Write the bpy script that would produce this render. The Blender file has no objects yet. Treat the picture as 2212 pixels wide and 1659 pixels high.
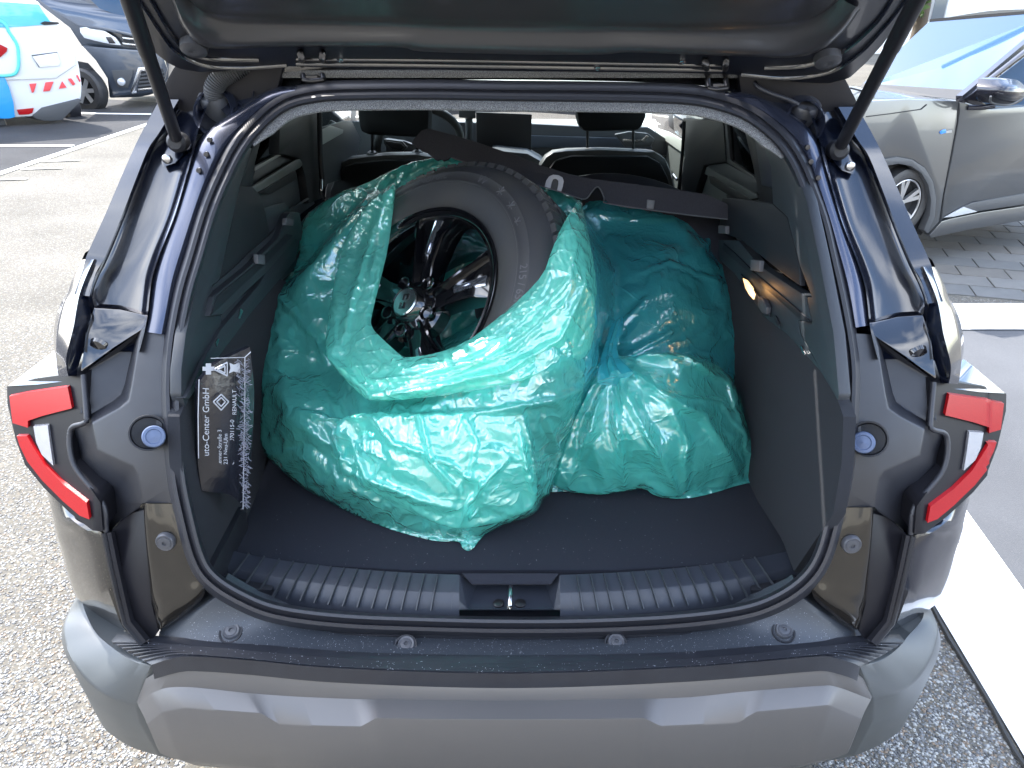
import bpy, bmesh, math, random
import numpy as np
from mathutils import Vector as V, Matrix
from mathutils.geometry import delaunay_2d_cdt
random.seed(7); rng = np.random.default_rng(5)
sc = bpy.context.scene
# ------------------------------------------------------------------ camera
CAM_H = 1.68; PITCH = math.radians(28.0)
CP, SP = math.cos(PITCH), math.sin(PITCH)
cam = bpy.data.cameras.new('camera'); camo = bpy.data.objects.new('camera', cam)
sc.collection.objects.link(camo); camo.location = (0, 0, CAM_H)
camo.rotation_euler = (math.radians(90) - PITCH, 0, 0)
cam.sensor_width = 36; cam.lens = 1596 / 2212 * 36; cam.clip_start = .02; cam.clip_end = 900
sc.camera = camo
# ------------------------------------------------------------------ light
SUN_EL, SUN_DIR = 46, V((-.56, .65, 0)).normalized()
world = bpy.data.worlds.new('World'); sc.world = world; world.use_nodes = True
wn = world.node_tree; wn.nodes.clear()
sky = wn.nodes.new('ShaderNodeTexSky'); sky.sky_type = 'NISHITA'; sky.sun_disc = False
sky.sun_elevation = math.radians(SUN_EL); sky.sun_rotation = math.atan2(SUN_DIR.x, SUN_DIR.y)
sky.air_density = 1.0; sky.dust_density = 1.2; sky.ozone_density = 1.0
bg = wn.nodes.new('ShaderNodeBackground'); bg.inputs[1].default_value = .15
wo = wn.nodes.new('ShaderNodeOutputWorld')
wtc = wn.nodes.new('ShaderNodeTexCoord'); wmp = wn.nodes.new('ShaderNodeMapping'); wmp.inputs['Scale'].default_value = (1, 1, 2.2)
wnz = wn.nodes.new('ShaderNodeTexNoise'); wnz.inputs['Scale'].default_value = 2.1; wnz.inputs['Detail'].default_value = 7; wnz.inputs['Distortion'].default_value = .5
wrp = wn.nodes.new('ShaderNodeValToRGB'); wrp.color_ramp.elements[0].position = .45; wrp.color_ramp.elements[1].position = .68
wmx = wn.nodes.new('ShaderNodeMix'); wmx.data_type = 'RGBA'; wmx.inputs[7].default_value = (6.6, 6.8, 7.2, 1)
wn.links.new(wtc.outputs['Generated'], wmp.inputs[0]); wn.links.new(wmp.outputs[0], wnz.inputs['Vector']); wn.links.new(wnz.outputs['Fac'], wrp.inputs[0])
wn.links.new(wrp.outputs[0], wmx.inputs[0]); wn.links.new(sky.outputs[0], wmx.inputs[6])
wn.links.new(wmx.outputs[2], bg.inputs[0]); wn.links.new(bg.outputs[0], wo.inputs[0])
sl = bpy.data.lights.new('sun', 'SUN'); sl.energy = 2.0; sl.angle = math.radians(.6); sl.color = (1, .95, .88)
so = bpy.data.objects.new('sun', sl); sc.collection.objects.link(so)
el = math.radians(SUN_EL)
sdir = V((SUN_DIR.x * math.cos(el), SUN_DIR.y * math.cos(el), math.sin(el)))
so.rotation_euler = sdir.to_track_quat('Z', 'Y').to_euler(); so.location = (0, 0, 20)
sc.view_settings.view_transform = 'Standard'; sc.view_settings.look = 'None'
sc.view_settings.exposure = 2.85; sc.view_settings.gamma = 1
sc.cycles.max_bounces = 10; sc.cycles.transparent_max_bounces = 24
sc.cycles.use_denoising = True
# ------------------------------------------------------------------ placing helpers
F0, U0, V0 = 1596.0, 1106.0, 829.5
def ray(u, v):
    a, b = (u - U0) / F0, (V0 - v) / F0
    return V((a, CP + b * SP, -SP + b * CP))
O = V((0, 0, CAM_H))
def PY(u, v, Y): r = ray(u, v); return O + r * (Y / r.y)
def PZ(u, v, z): r = ray(u, v); return O + r * ((z - CAM_H) / r.z)
def PX(u, v, x): r = ray(u, v); return O + r * (x / r.x)
def PD(u, v, d): return O + ray(u, v) * d
def PP(u, v, p, n): r = ray(u, v); return O + r * ((V(p) - O).dot(V(n)) / r.dot(V(n)))
def Ys(z): t = z - .70; return .951 + (.071 * t + .694 * t * t if t > 0 else .071 * t)
def PS(u, v, off=0.):
    r = ray(u, v); a, b = .3, 4.
    f = lambda d: r.y * d - Ys(CAM_H + r.z * d) - off
    for d in (x * .05 + .7 for x in range(60)):
        if f(d) > 0: b = d; a = d - .05; break
    for _ in range(30):
        m = (a + b) / 2
        if f(m) > 0: b = m
        else: a = m
    return O + r * ((a + b) / 2)
def warp(u, v):
    k = min(1., max(0., (1350 - v) / 500))
    return 2197 - u - (8 if u < 60 else 0), v + 16 * k
def SIDE(s):
    def f(u, v, off=0.):
        if s > 0: u, v = warp(u, v)
        return PS(u, v, off)
    return f
# ------------------------------------------------------------------ materials
MATS = {}
def mat(name, col, rough=.5, metal=0., coat=0., bump=None, spec=.5, noise=None, **kw):
    m = bpy.data.materials.new(name); m.use_nodes = True; nt = m.node_tree; b = nt.nodes['Principled BSDF']
    b.inputs['Base Color'].default_value = (*col, 1); b.inputs['Roughness'].default_value = rough
    b.inputs['Metallic'].default_value = metal; b.inputs['Coat Weight'].default_value = coat
    b.inputs['Coat Roughness'].default_value = .04; b.inputs['Specular IOR Level'].default_value = spec
    tc = nt.nodes.new('ShaderNodeTexCoord')
    if noise:                       # (scale, colour2, amount)
        n = nt.nodes.new('ShaderNodeTexNoise'); n.inputs['Scale'].default_value = noise[0]; n.inputs['Detail'].default_value = 6
        r = nt.nodes.new('ShaderNodeValToRGB'); r.color_ramp.elements[0].position = noise[2]; r.color_ramp.elements[1].position = noise[3]
        r.color_ramp.elements[0].color = (*col, 1); r.color_ramp.elements[1].color = (*noise[1], 1)
        nt.links.new(tc.outputs['Object'], n.inputs['Vector']); nt.links.new(n.outputs['Fac'], r.inputs[0]); nt.links.new(r.outputs[0], b.inputs['Base Color'])
    if bump:                        # (scale, strength)
        n = nt.nodes.new('ShaderNodeTexNoise'); n.inputs['Scale'].default_value = bump[0]; n.inputs['Detail'].default_value = 3
        bp = nt.nodes.new('ShaderNodeBump'); bp.inputs['Strength'].default_value = bump[1]; bp.inputs['Distance'].default_value = bump[2] if len(bump) > 2 else .001
        nt.links.new(tc.outputs['Object'], n.inputs['Vector']); nt.links.new(n.outputs['Fac'], bp.inputs['Height']); nt.links.new(bp.outputs[0], b.inputs['Normal'])
    for k, x in kw.items(): b.inputs[k.replace('_', ' ')].default_value = x
    MATS[name] = m; return m
paint = mat('black_blue_paint', (.0025, .004, .010), .2, 0, 1., bump=(14, .05, .003))
flange_paint = mat('inner_flange_paint', (.042, .050, .082), .27, .7, .8, bump=(8, .15, .004))
piano = mat('piano_black', (.005, .005, .007), .12, 0, 1.)
speckled_paint = mat('speckled_black_paint', (.012, .011, .010), .25, 0, .9, noise=(420, (.22, .18, .13), .66, .72))  # black with a fine pale tan speckle
plastic = mat('dark_plastic', (.014, .015, .020), .38, bump=(900, .25), noise=(30, (.019, .021, .027), .3, .8))
trimp = mat('trim_plastic', (.021, .025, .031), .46, bump=(1100, .3))
trimd = mat('trim_dark', (.007, .008, .012), .55, bump=(1100, .3))
scuff = mat('scuff_plastic', (.022, .026, .036), .38, bump=(1300, .3), noise=(900, (.3, .3, .3), .80, .82))
ledge = mat('dusty_ledge_plastic', (.034, .040, .050), .42, bump=(1200, .35), noise=(650, (.4, .4, .4), .69, .71))
silverp = mat('silver_skid_plastic', (.112, .108, .107), .42, .35, bump=(1600, .12))
cornerp = mat('grey_corner_plastic', (.060, .066, .069), .42, 0, bump=(1300, .2))
rubber = mat('rubber', (.017, .018, .024), .45, bump=(60, .1))
carpet = mat('boot_carpet', (.007, .009, .018), .95, bump=(1500, 1., .002), noise=(1400, (.022, .027, .042), .5, .8))
sidecarpet = mat('side_carpet', (.010, .012, .018), .9, bump=(1500, .8, .002))
felt = mat('headliner_felt', (.085, .088, .095), .95, bump=(700, 1., .002), noise=(600, (.28, .29, .30), .42, .66))
boardfelt = mat('board_felt', (.022, .023, .032), .92, bump=(900, .8, .002), noise=(900, (.05, .053, .064), .5, .75))
whitep = mat('white_plastic', (.38, .39, .43), .5)
greyp = mat('grey_clip_plastic', (.08, .085, .095), .5)
metal = mat('bright_metal', (.5, .5, .52), .25, 1.)
darkmetal = mat('dark_metal', (.06, .06, .065), .35, .8)
clipm = mat('clip_plastic', (.05, .052, .06), .35, bump=(300, .3))
bufferm = mat('buffer_rubber', (.07, .10, .18), .45, bump=(200, .2))
redlens = mat('red_lens', (.27, .003, .006), .3, 0, 0, spec=.25, noise=(900, (.36, .008, .012), .4, .6))
whitelens = mat('white_lens', (.32, .32, .34), .2, .3, .6, bump=(900, .6))
tyrem = mat('tyre_rubber', (.030, .031, .035), .48, bump=(40, .12, .002), noise=(9, (.042, .040, .037), .35, .75))
rimm = mat('gloss_black_rim', (.003, .003, .004), .11, 0, 1.)
capm = mat('brushed_cap', (.55, .6, .62), .22, 1.)
seatm = mat('seat_cloth', (.010, .011, .013), .85, bump=(700, .6))
seatg = mat('seat_grey_vinyl', (.045, .048, .048), .5)
dashm = mat('dash_plastic', (.06, .066, .075), .5)
dashl = mat('sunlit_dash_top', (.5, .52, .5), .45)  # pale because sunlight on the dash top is put into the colour
screenm = mat('black_screen', (.006, .006, .008), .5)
doorl = mat('door_trim_light', (.13, .14, .14), .45)
def glassmat(name, tint, alpha=.25):
    m = bpy.data.materials.new(name); m.use_nodes = True; nt = m.node_tree; nt.nodes.clear()
    g = nt.nodes.new('ShaderNodeBsdfGlossy'); g.inputs['Roughness'].default_value = .02
    t = nt.nodes.new('ShaderNodeBsdfTransparent'); t.inputs[0].default_value = (*tint, 1)
    f = nt.nodes.new('ShaderNodeFresnel'); f.inputs[0].default_value = 1.5
    x = nt.nodes.new('ShaderNodeMixShader'); o = nt.nodes.new('ShaderNodeOutputMaterial')
    nt.links.new(f.outputs[0], x.inputs[0]); nt.links.new(t.outputs[0], x.inputs[1]); nt.links.new(g.outputs[0], x.inputs[2]); nt.links.new(x.outputs[0], o.inputs[0])
    return m
glass = glassmat('window_glass', (.75, .82, .80)); privacy = glassmat('privacy_glass', (.45, .5, .48))
# ------------------------------------------------------------------ object helpers
COL = sc.collection
def thing(name, label, cat, loc=(0, 0, 0), group=None):
    o = bpy.data.objects.new(name, None); COL.objects.link(o); o.location = loc
    o['label'] = label; o['category'] = cat
    if group: o['group'] = group
    o.empty_display_size = .1
    return o
def mk(name, verts, faces, m, parent=None, smooth=True, bevel=0, kind=None):
    me = bpy.data.meshes.new(name); me.from_pydata([tuple(p) for p in verts], [], faces); me.update()
    bm = bmesh.new(); bm.from_mesh(me)
    bmesh.ops.recalc_face_normals(bm, faces=bm.faces)
    if bevel:
        es = [e for e in bm.edges if len(e.link_faces) == 2 and e.calc_face_angle(0) > .5]
        bmesh.ops.bevel(bm, geom=es, offset=bevel, segments=2, profile=.6, affect='EDGES', clamp_overlap=True)
    bm.to_mesh(me); bm.free()
    for p in me.polygons: p.use_smooth = smooth
    if smooth and hasattr(me, 'set_sharp_from_angle'): me.set_sharp_from_angle(angle=math.radians(38))
    me.materials.append(m)
    o = bpy.data.objects.new(name, me); COL.objects.link(o)
    if parent:
        o.parent = parent; p = parent; loc = V((0, 0, 0))
        while p: loc += p.location; p = p.parent
        me.transform(Matrix.Translation(-loc))
    if kind: o['kind'] = kind
    return o
def tagm(o, label, cat, group=None):
    o['label'] = label; o['category'] = cat
    if group: o['group'] = group
    return o
def plate(name, pts, m, parent, th=.01, bevel=.002, d=None):
    """extruded polygon; pts 3-D roughly planar; grows away from the camera side by th"""
    pts = [V(p) for p in pts]; n = V((0, 0, 0))
    for i in range(len(pts)): n += pts[i].cross(pts[(i + 1) % len(pts)])
    n.normalize()
    c = sum(pts, V((0, 0, 0))) / len(pts)
    if n.dot(c - O) < 0: n = -n
    if d is not None: n = V(d).normalized()
    k = len(pts)
    vs = pts + [p + n * th for p in pts]
    fs = [list(range(k)), list(range(2 * k - 1, k - 1, -1))] + [[i, (i + 1) % k, (i + 1) % k + k, i + k] for i in range(k)]
    return mk(name, vs, fs, m, parent, True, bevel)
def cr(pts, n, closed=False):
    """Catmull-Rom resample, n points evenly by chord"""
    P = [V(p) for p in pts]; k = len(P)
    if k == 2 and not closed: return [P[0].lerp(P[1], i / (n - 1)) for i in range(n)]
    g = lambda i: P[i % k] if closed else (P[i] if 0 <= i < k else (P[0] * 2 - P[1] if i < 0 else P[-1] * 2 - P[-2]))
    segs = k if closed else k - 1; out = []
    for s in range(segs):
        a, b, c, d = g(s - 1), g(s), g(s + 1), g(s + 2)
        for j in range(12):
            t = j / 12
            out.append(.5 * ((2 * b) + (c - a) * t + (2 * a - 5 * b + 4 * c - d) * t * t + (3 * b - a - 3 * c + d) * t ** 3))
    out.append(g(0) if closed else P[-1])
    L = [0.]
    for i in range(1, len(out)): L.append(L[-1] + (out[i] - out[i - 1]).length)
    res = []; j = 0; m = n if not closed else n + 1
    for i in range(m):
        x = L[-1] * i / (m - 1)
        while j < len(L) - 2 and L[j + 1] < x: j += 1
        t = (x - L[j]) / max(1e-9, L[j + 1] - L[j]); res.append(out[j].lerp(out[j + 1], min(1, max(0, t))))
    return res[:n]
def lin(pts, n):
    P = [V(p) for p in pts]; L = [0.]
    for i in range(1, len(P)): L.append(L[-1] + (P[i] - P[i - 1]).length)
    res = []; j = 0
    for i in range(n):
        x = L[-1] * i / (n - 1)
        while j < len(L) - 2 and L[j + 1] < x: j += 1
        t = (x - L[j]) / max(1e-9, L[j + 1] - L[j]); res.append(P[j].lerp(P[j + 1], min(1, max(0, t))))
    return res
def grid(name, rows, m, parent, closed=False, th=0, thd=None, smooth=True, kind=None):
    nv, nu = len(rows), len(rows[0]); vs = [p for r in rows for p in r]; fs = []
    for i in range(nv - 1):
        for j in range(nu if closed else nu - 1):
            fs.append([i * nu + j, i * nu + (j + 1) % nu, (i + 1) * nu + (j + 1) % nu, (i + 1) * nu + j])
    if th:
        N = len(vs); dv = V(thd) if thd is not None else V((0, 1, 0)); vs = vs + [V(p) + dv * th for p in vs]
        fs = fs + [[a + N for a in reversed(f)] for f in fs]
        b = [i for i in range(nu)] + [i * nu + nu - 1 for i in range(1, nv)] + [(nv - 1) * nu + j for j in range(nu - 2, -1, -1)] + [i * nu for i in range(nv - 2, 0, -1)]
        if not closed:
            for q in range(len(b)): a, c = b[q], b[(q + 1) % len(b)]; fs.append([c, a, a + N, c + N])
    return mk(name, vs, fs, m, parent, smooth, 0, kind)
def surf(name, ctrl, m, parent, nu=40, nv=30, th=0, thd=None, lu=False, lv=False):
    """smooth surface through rows of control points (each row resampled to nu, columns to nv)"""
    rows = [(lin if lu else cr)(r, nu) for r in ctrl]
    cols = [(lin if lv else cr)([r[j] for r in rows], nv) for j in range(nu)]
    return grid(name, [[cols[j][i] for j in range(nu)] for i in range(nv)], m, parent, th=th, thd=thd)
def sweep(name, path, prof, m, parent, closed=False, up=None, caps=True, scale=None):
    """prof: list of (a,b) in the frame (side, up) of the path"""
    P = [V(p) for p in path]; k = len(P); rows = []
    for i in range(k):
        t = (P[(i + 1) % k] - P[i - 1]) if closed else (P[min(i + 1, k - 1)] - P[max(i - 1, 0)])
        t.normalize(); u = up(i) if callable(up) else V(up if up is not None else (0, 0, 1))
        s = t.cross(u)
        if s.length < 1e-6: s = t.cross(V((1, 0, 0)))
        s.normalize(); w = s.cross(t).normalized(); q = scale[i] if scale else 1
        rows.append([P[i] + s * a * q + w * b * q for a, b in prof])
    if closed: rows.append(rows[0])
    n = len(prof); vs = [p for r in (rows[:-1] if closed else rows) for p in r]; fs = []; R = len(rows) - 1
    for i in range(R):
        i2 = (i + 1) % R if closed else i + 1
        for j in range(n): fs.append([i * n + j, i * n + (j + 1) % n, i2 * n + (j + 1) % n, i2 * n + j])
    if caps and not closed: fs += [list(range(n)), list(range(R * n + n - 1, R * n - 1, -1))]
    return mk(name, vs, fs, m, parent, True)
def circ(r, n=12): return [(r * math.cos(2 * math.pi * i / n), r * math.sin(2 * math.pi * i / n)) for i in range(n)]
def tube(name, pts, r, m, parent, n=None, seg=12, closed=False):
    n = n or max(2, len(pts) * 6); p = cr(pts, n, closed) if len(pts) > 2 else [V(x) for x in pts]
    return sweep(name, p, circ(r, seg), m, parent, closed, up=(.13, .2, .97))
def lathe(name, c, ax, prof, m, parent, n=32):
    """prof (r, h) along axis ax from centre c"""
    ax = V(ax).normalized(); a = ax.orthogonal().normalized(); b = ax.cross(a)
    rows = [[V(c) + ax * h + (a * math.cos(2 * math.pi * j / n) + b * math.sin(2 * math.pi * j / n)) * r for j in range(n)] for r, h in prof]
    return grid(name, rows, m, parent, closed=True)
def box(name, c, s, m, parent, bevel=.003, rot=None):
    x, y, z = s[0] / 2, s[1] / 2, s[2] / 2
    vs = [V((a * x, b * y, d * z)) for a in (-1, 1) for b in (-1, 1) for d in (-1, 1)]
    if rot is not None: vs = [rot @ p for p in vs]
    vs = [V(c) + p for p in vs]
    fs = [[0, 1, 3, 2], [4, 6, 7, 5], [0, 4, 5, 1], [2, 3, 7, 6], [0, 2, 6, 4], [1, 5, 7, 3]]
    return mk(name, vs, fs, m, parent, True, bevel)
gatepaint = mat('tailgate_inner_paint', (.006,.007,.012), .38, 0, .15)
greyhose = mat('grey_conduit', (.08,.083,.088), .5)
blackmatt = mat('satin_black', (.010,.010,.013), .38, spec=.18)
gatetrim = mat('gate_trim_plastic', (.028,.028,.031), .30, 0, .25, bump=(1100,.12))
dashl_paint = mat('bonnet_paint', (.01,.013,.02), .15, 0, 1.)
dashblue = mat('dash_blue_grey', (.055,.07,.095), .5); dashblue2 = mat('pillar_blue_grey', (.025,.03,.045), .5)
doorhl = mat('door_top_lit', (.25,.25,.24), .4)  # light falling on the door top strip, painted in as pale grey
facem = mat('machined_spoke_face', (.35,.37,.42), .10, .9, 1.)
letterm = mat('sidewall_letter_rubber', (.075,.075,.08), .6)
pouchm = mat('pouch_plastic', (.008,.009,.014), .25, 0, .5, bump=(60,.35,.004))
netm = mat('net_elastic', (.2,.2,.25), .7)
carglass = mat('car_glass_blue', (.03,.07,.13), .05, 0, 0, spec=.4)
def softsurf(name, ctrl, m, parent, nu, nv, it=3):
    rows = [lin(r, nu) for r in ctrl]; cols = [lin([r[j] for r in rows], nv) for j in range(nu)]
    A = np.array([[cols[j][i][:] for j in range(nu)] for i in range(nv)])
    for _ in range(it):
        A[1:-1] = (A[:-2] + 2*A[1:-1] + A[2:])/4; A[:,1:-1] = (A[:,:-2] + 2*A[:,1:-1] + A[:,2:])/4
    return grid(name, [[V(p) for p in r] for r in A], m, parent)
def patch(name, poly, fn, m, parent, th=.02, step=8):
    B = []; P = [np.array(p[:2], float) for p in poly]
    for i in range(len(P)):
        a, b = P[i], P[(i+1) % len(P)]; k = max(1, int(np.hypot(*(b-a))/step)); B += [a + (b-a)*j/k for j in range(k)]
    nb = len(B); C = V((0,0)); xs = np.array(B); G = []
    for x in np.arange(xs[:,0].min(), xs[:,0].max(), step):
        for y in np.arange(xs[:,1].min(), xs[:,1].max(), step):
            c = False
            for i in range(nb):
                a, b = B[i], B[i-1]
                if (a[1] > y) != (b[1] > y) and x < (b[0]-a[0])*(y-a[1])/(b[1]-a[1]) + a[0]: c = not c
            if c and np.min(np.hypot(xs[:,0]-x, xs[:,1]-y)) > step*.5: G.append((x, y))
    A = [V((p[0], p[1])) for p in B] + [V(p) for p in G]
    res = delaunay_2d_cdt(A, [], [list(range(nb))], 1, 1e-4); vs2 = res[0]; fs = [list(f) for f in res[2]]
    fr = [fn(p.x, p.y) for p in vs2]; n = len(fr); bk = [q + V((0, th, 0)) for q in fr]
    cnt = {}
    for f in fs:
        for i in range(len(f)): e = (f[i], f[(i+1) % len(f)]); cnt[e] = 1
    side = [[a, b, b+n, a+n] for (a, b) in cnt if (b, a) not in cnt]
    return mk(name, fr + bk, fs + [[i+n for i in reversed(f)] for f in fs] + side, m, parent, True)
# ================================================================== the black car (opened boot)
car = thing('parked_suv', 'black car seen from behind, tailgate open, boot full of green plastic bags', 'car', (0, 1.0, 0))
SEAL = [(1104,198),(1300,200),(1475,205),(1560,220),(1625,246),(1685,294),(1722,345),(1752,415),(1775,480),(1792,553),(1812,640),(1827,720),(1836,790),(1836,853),(1831,940),(1821,1030),(1805,1106),(1781,1195),(1748,1250),(1690,1294),(1610,1324),(1475,1343),(1290,1353),(1104,1355),(920,1351),(737,1343),(600,1325),(520,1295),(455,1253),(423,1203),(397,1106),(381,1020),(371,886),(371,800),(379,720),(397,630),(420,553),(448,460),(475,393),(515,315),(562,258),(612,220),(670,203),(737,197),(920,195)]
N = 260
sp = cr([V((u, v, 0)) for u, v in SEAL], N, True)
spn = []
for i in range(N):
    t = (sp[(i + 1) % N] - sp[i - 1]).normalized(); spn.append(V((t.y, -t.x, 0)))   # outward in the picture (clockwise path)
    if spn[-1].dot(sp[i] - V((1104, 780, 0))) < 0: spn[-1] = -spn[-1]
def ringpt(i, o, off): p = sp[i % N] + spn[i % N] * o; return PS(p.x, p.y, off)
# weather strip: double ridged profile lofted round the opening
prof = [(24,.012),(20,-.001),(12,-.010),(4,-.008),(1,-.001),(-3,-.003),(-9,-.010),(-16,-.007),(-21,.006),(-23,.03)]
rows = [[ringpt(i, o, off) for i in range(N)] for o, off in prof]
grid('weather_strip', rows, rubber, car, closed=True)
# ---- painted flange round the top and sides
def flange_w(i):
    p = sp[i % N]; u, v = p.x, p.y
    if v > 728: return None
    if u < 1104:
        A = [(200,0),(283,427),(350,413),(383,402),(467,377),(553,343),(620,323),(680,323),(730,306)]
    else:
        A = [(200,0),(299,1774),(366,1788),(399,1795),(483,1820),(569,1854),(636,1874),(696,1876),(746,1893)]
    if v < 240 and 620 < u < 1590: return 15
    if v < 300: return 44
    for (v0, a0), (v1, a1) in zip(A, A[1:]):
        if v0 <= v <= v1 and a0: return max(30, abs(u - (a0 + (a1 - a0) * (v - v0) / (v1 - v0))))
    return 50
idx = sorted([i for i in range(N) if flange_w(i)], key=lambda i: i if sp[i].x >= 1104 and i < N / 2 else i - N)
rows = []
W = [flange_w(i) for i in idx]
for _ in range(6): W = [W[0]] + [(W[j - 1] + W[j] + W[j + 1]) / 3 for j in range(1, len(W) - 1)] + [W[-1]]
for f, off in [(.30,.004),(.42,-.006),(.6,-.007),(.85,-.002),(1.,.006),(1.02,.02),(1.03,.06)]:
    rows.append([ringpt(i, w * f, off) for i, w in zip(idx, W)])
grid('door_flange', rows, flange_paint, car)
def sidepanels(s):
    L = SIDE(s); nm = car
    # D-pillar water channel
    ctrl = []
    for v, A, D, E in [(215,452,385,345),(283,427,345,306),(320,420,320,290),(383,402,294,262),(467,377,262,226),(553,343,227,187),(600,328,203,180),(640,322,190,172),(680,318,196,166),(712,312,186,160),(760,300,180,155)]:
        ctrl.append([L(A+1,v,-.006), L(A-4,v,.02), L(A-10,v,.055), L((A+D)/2,v,.065), L(D+14,v,.06), L(D+5,v,.045), L(D+1,v,.026)])
    surf('water_channel', ctrl, paint, nm, 40, 60)
    # outer strip of the pillar and the side of the body behind it
    ctrl = []
    for v, D, E in [(215,385,345),(283,345,308),(320,320,290),(383,294,262),(467,262,226),(553,227,187),(590,206,176),(640,192,158)]:
        e = L(E, v, .02); sg = -1 if s < 0 else 1
        ctrl.append([L(D+1,v,.026), L(D-1,v,.020), L((D+E)/2,v,.020), L(E+2,v,.016), e, e+V((.012*sg,.03,0)), e + V((.03*sg,.5,0)), e + V((.04*sg,1.5,0))])
    surf('outer_pillar', ctrl, paint, nm, 36, 50, lu=True)
    # quarter panel shoulder (mirror-like)
    ctrl = []
    for v, a, b, c in [(560,226,206,184),(600,200,190,165),(636,196,175,150),(670,200,162,136),(703,196,155,127),(735,187,148,122),(770,176,142,121),(797,168,146,130),(812,166,150,140)]:
        sg = -1 if s < 0 else 1; e = L(c, v, .05)
        ctrl.append([L(a,v,.045), L(a-3,v,.024), L((a+b)/2,v,.012), L(b,v,.016), e, e+V((.02*sg,.05,0)), e + V((.03*sg,.5,0)), e+V((.03*sg,1.5,0))])
    surf('quarter_panel', ctrl, paint, nm, 36, 40)
    # foot of the channel with a stamped blister
    plate('channel_foot', [L(u, v, o) for u, v, o in [(202,664,.035),(260,668,.05),(324,684,.045),(311,708,.030),(245,752,.030),(172,806,.035),(186,720,.030)]], piano, nm, .02, .004, d=(0,1,0))
    bc = L(214, 750, .036); lathe('foot_blister', bc, (-.2*(-1 if s > 0 else 1),-.9,-.25), [(.018,-.004),(.015,.002),(.008,.004),(0,.005)], piano, nm, 28)
    # moulded plastic cladding: flange face, upper pocket, side facet and lower scoop
    K = dict(a=(356,704,.003), b=(309,707,.005), c=(300,734,.005), d=(284,834,.004), e=(278,866,.004), f=(254,884,.006), g=(200,914,.012), h=(209,971,.010), i=(288,1007,.0), j=(299,1025,.0), k=(307,1087,.004), l=(380,1087,.004), m=(370,1050,.004), n=(358,1000,.004), o=(350,940,.004), p=(349,853,.004),
        b2=(303,714,.050), c2=(290,742,.070), d2=(270,830,.075), e2=(262,852,.070), f2=(243,868,.060), g2=(192,898,.042), q=(176,808,.055), r=(182,893,.036), s=(149,925,.085), t=(155,1004,.115), u=(222,1085,.095), w=(234,1146,.085), x=(300,1100,.060))
    ks = list(K); vv = [L(*K[z]) for z in ks]; ix = {z: n_ for n_, z in enumerate(ks)}
    FF = ['a b c p','p c d','p d e o','o e f i','f g h i','o i j n','n j k m','m k l','b b2 c2 c','c c2 d2 d','d d2 e2 e','e e2 f2 f','f f2 g2 g','b2 q c2','c2 q r d2','d2 r e2','e2 r f2','f2 r g2','g g2 r s','g s t h','h t u i','i u j','j u k','k u w x']
    mk('pillar_cladding', vv, [[ix[z] for z in f_.split()] for f_ in FF], plastic, nm, True, .006)
    # buffer in its round cup
    c = L(320, 935, -.012); ax = (L(320, 935, -.05) - c).normalized()
    c2 = L(332, 943, -.03)
    lathe('buffer_cup', c + ax * .003, ax, [(.030,-.001),(.0295,.0015),(.027,.001),(.025,-.012),(.0,-.014)], trimd, nm)
    b = lathe('rubber_buffer', c2 + ax * .004, ax, [(.018,-.03),(.018,.002),(.0165,.006),(.0125,.0065),(.011,.0045),(.007,.005),(.0,.0065)], bufferm, nm)
    # lower painted panel
    ctrl = [[L(u, v, o) for u, o in r] for v, r in [
      (1088,[(384,.008),(372,.002),(345,.0),(322,.0),(311,.004),(309,.03)]),
      (1130,[(394,.008),(384,.002),(352,.0),(328,.0),(313,.004),(311,.03)]),
      (1200,[(412,.008),(402,.002),(366,.0),(335,.0),(319,.004),(316,.03)]),
      (1250,[(440,.008),(424,.002),(385,-.002),(344,-.002),(324,.004),(320,.03)]),
      (1290,[(438,.004),(420,-.004),(382,-.006),(350,-.006),(328,.002),(324,.03)]),
      (1330,[(393,.0),(384,-.006),(366,-.010),(350,-.010),(336,-.002),(332,.03)]),
      (1360,[(350,-.002),(348,-.006),(346,-.010),(344,-.010),(342,-.002),(340,.03)])]]
    surf('lower_quarter_skin', ctrl, brown_reflection, nm, 30, 50)
    # black joint panels between lamp corner and boot opening
    plate('joint_panel', [L(u, v, o) for u, v, o in [(240,1146,.03),(280,1108,.055),(311,1100,.02),(320,1200,.012),(328,1306,.004),(343,1363,-.004),(327,1386,-.008),(287,1339,-.002),(262,1240,.012)]], blackmatt, nm, .02, .002, d=(0,1,0))
    sweep('gap_strip', [L(*p) for p in [(232,1150,.02),(246,1220,.010),(262,1290,.0),(276,1344,-.010),(312,1388,-.022)]], [(-.009,-.006),(-.009,.004),(-.004,.007),(.0,.003),(.004,.007),(.009,.004),(.009,-.006)], blackmatt, nm, up=(0,-1,0))
    # body side below the lamp
    sg = -1 if s < 0 else 1
    ctrl = []
    for v, a, b in [(1050,110,98),(1085,132,107),(1112,158,113),(1135,190,118),(1158,224,124),(1200,236,135),(1256,246,150),(1300,258,172),(1345,268,230),(1362,275,262)]:
        la = max(.02, .030 + (190-a)*.00082); lb = .030 + (190-b)*.00082 + .03
        if v > 1160: la, lb = .02, .12
        e = L(b, v, max(lb, .09))
        ctrl.append([L(a+6,v,la+.03), L(a,v,la), L((a*2+b)/3,v,max(la+.012,.035)), L((a+2*b)/3,v,max(la+.03,.065)), e, e+V((.02*sg,.06,0)), e+V((.035*sg,.3,0)), e+V((.035*sg,1.2,0))])
    surf('body_side', ctrl, speckled_paint if s < 0 else paint, nm, 50, 40)
    # ---- tail lamp
    lo = lambda u: max(.012, .026 + (190-u)*.00082)
    lf = lambda d: (lambda u, v: L(u, v, lo(u) + d))
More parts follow.
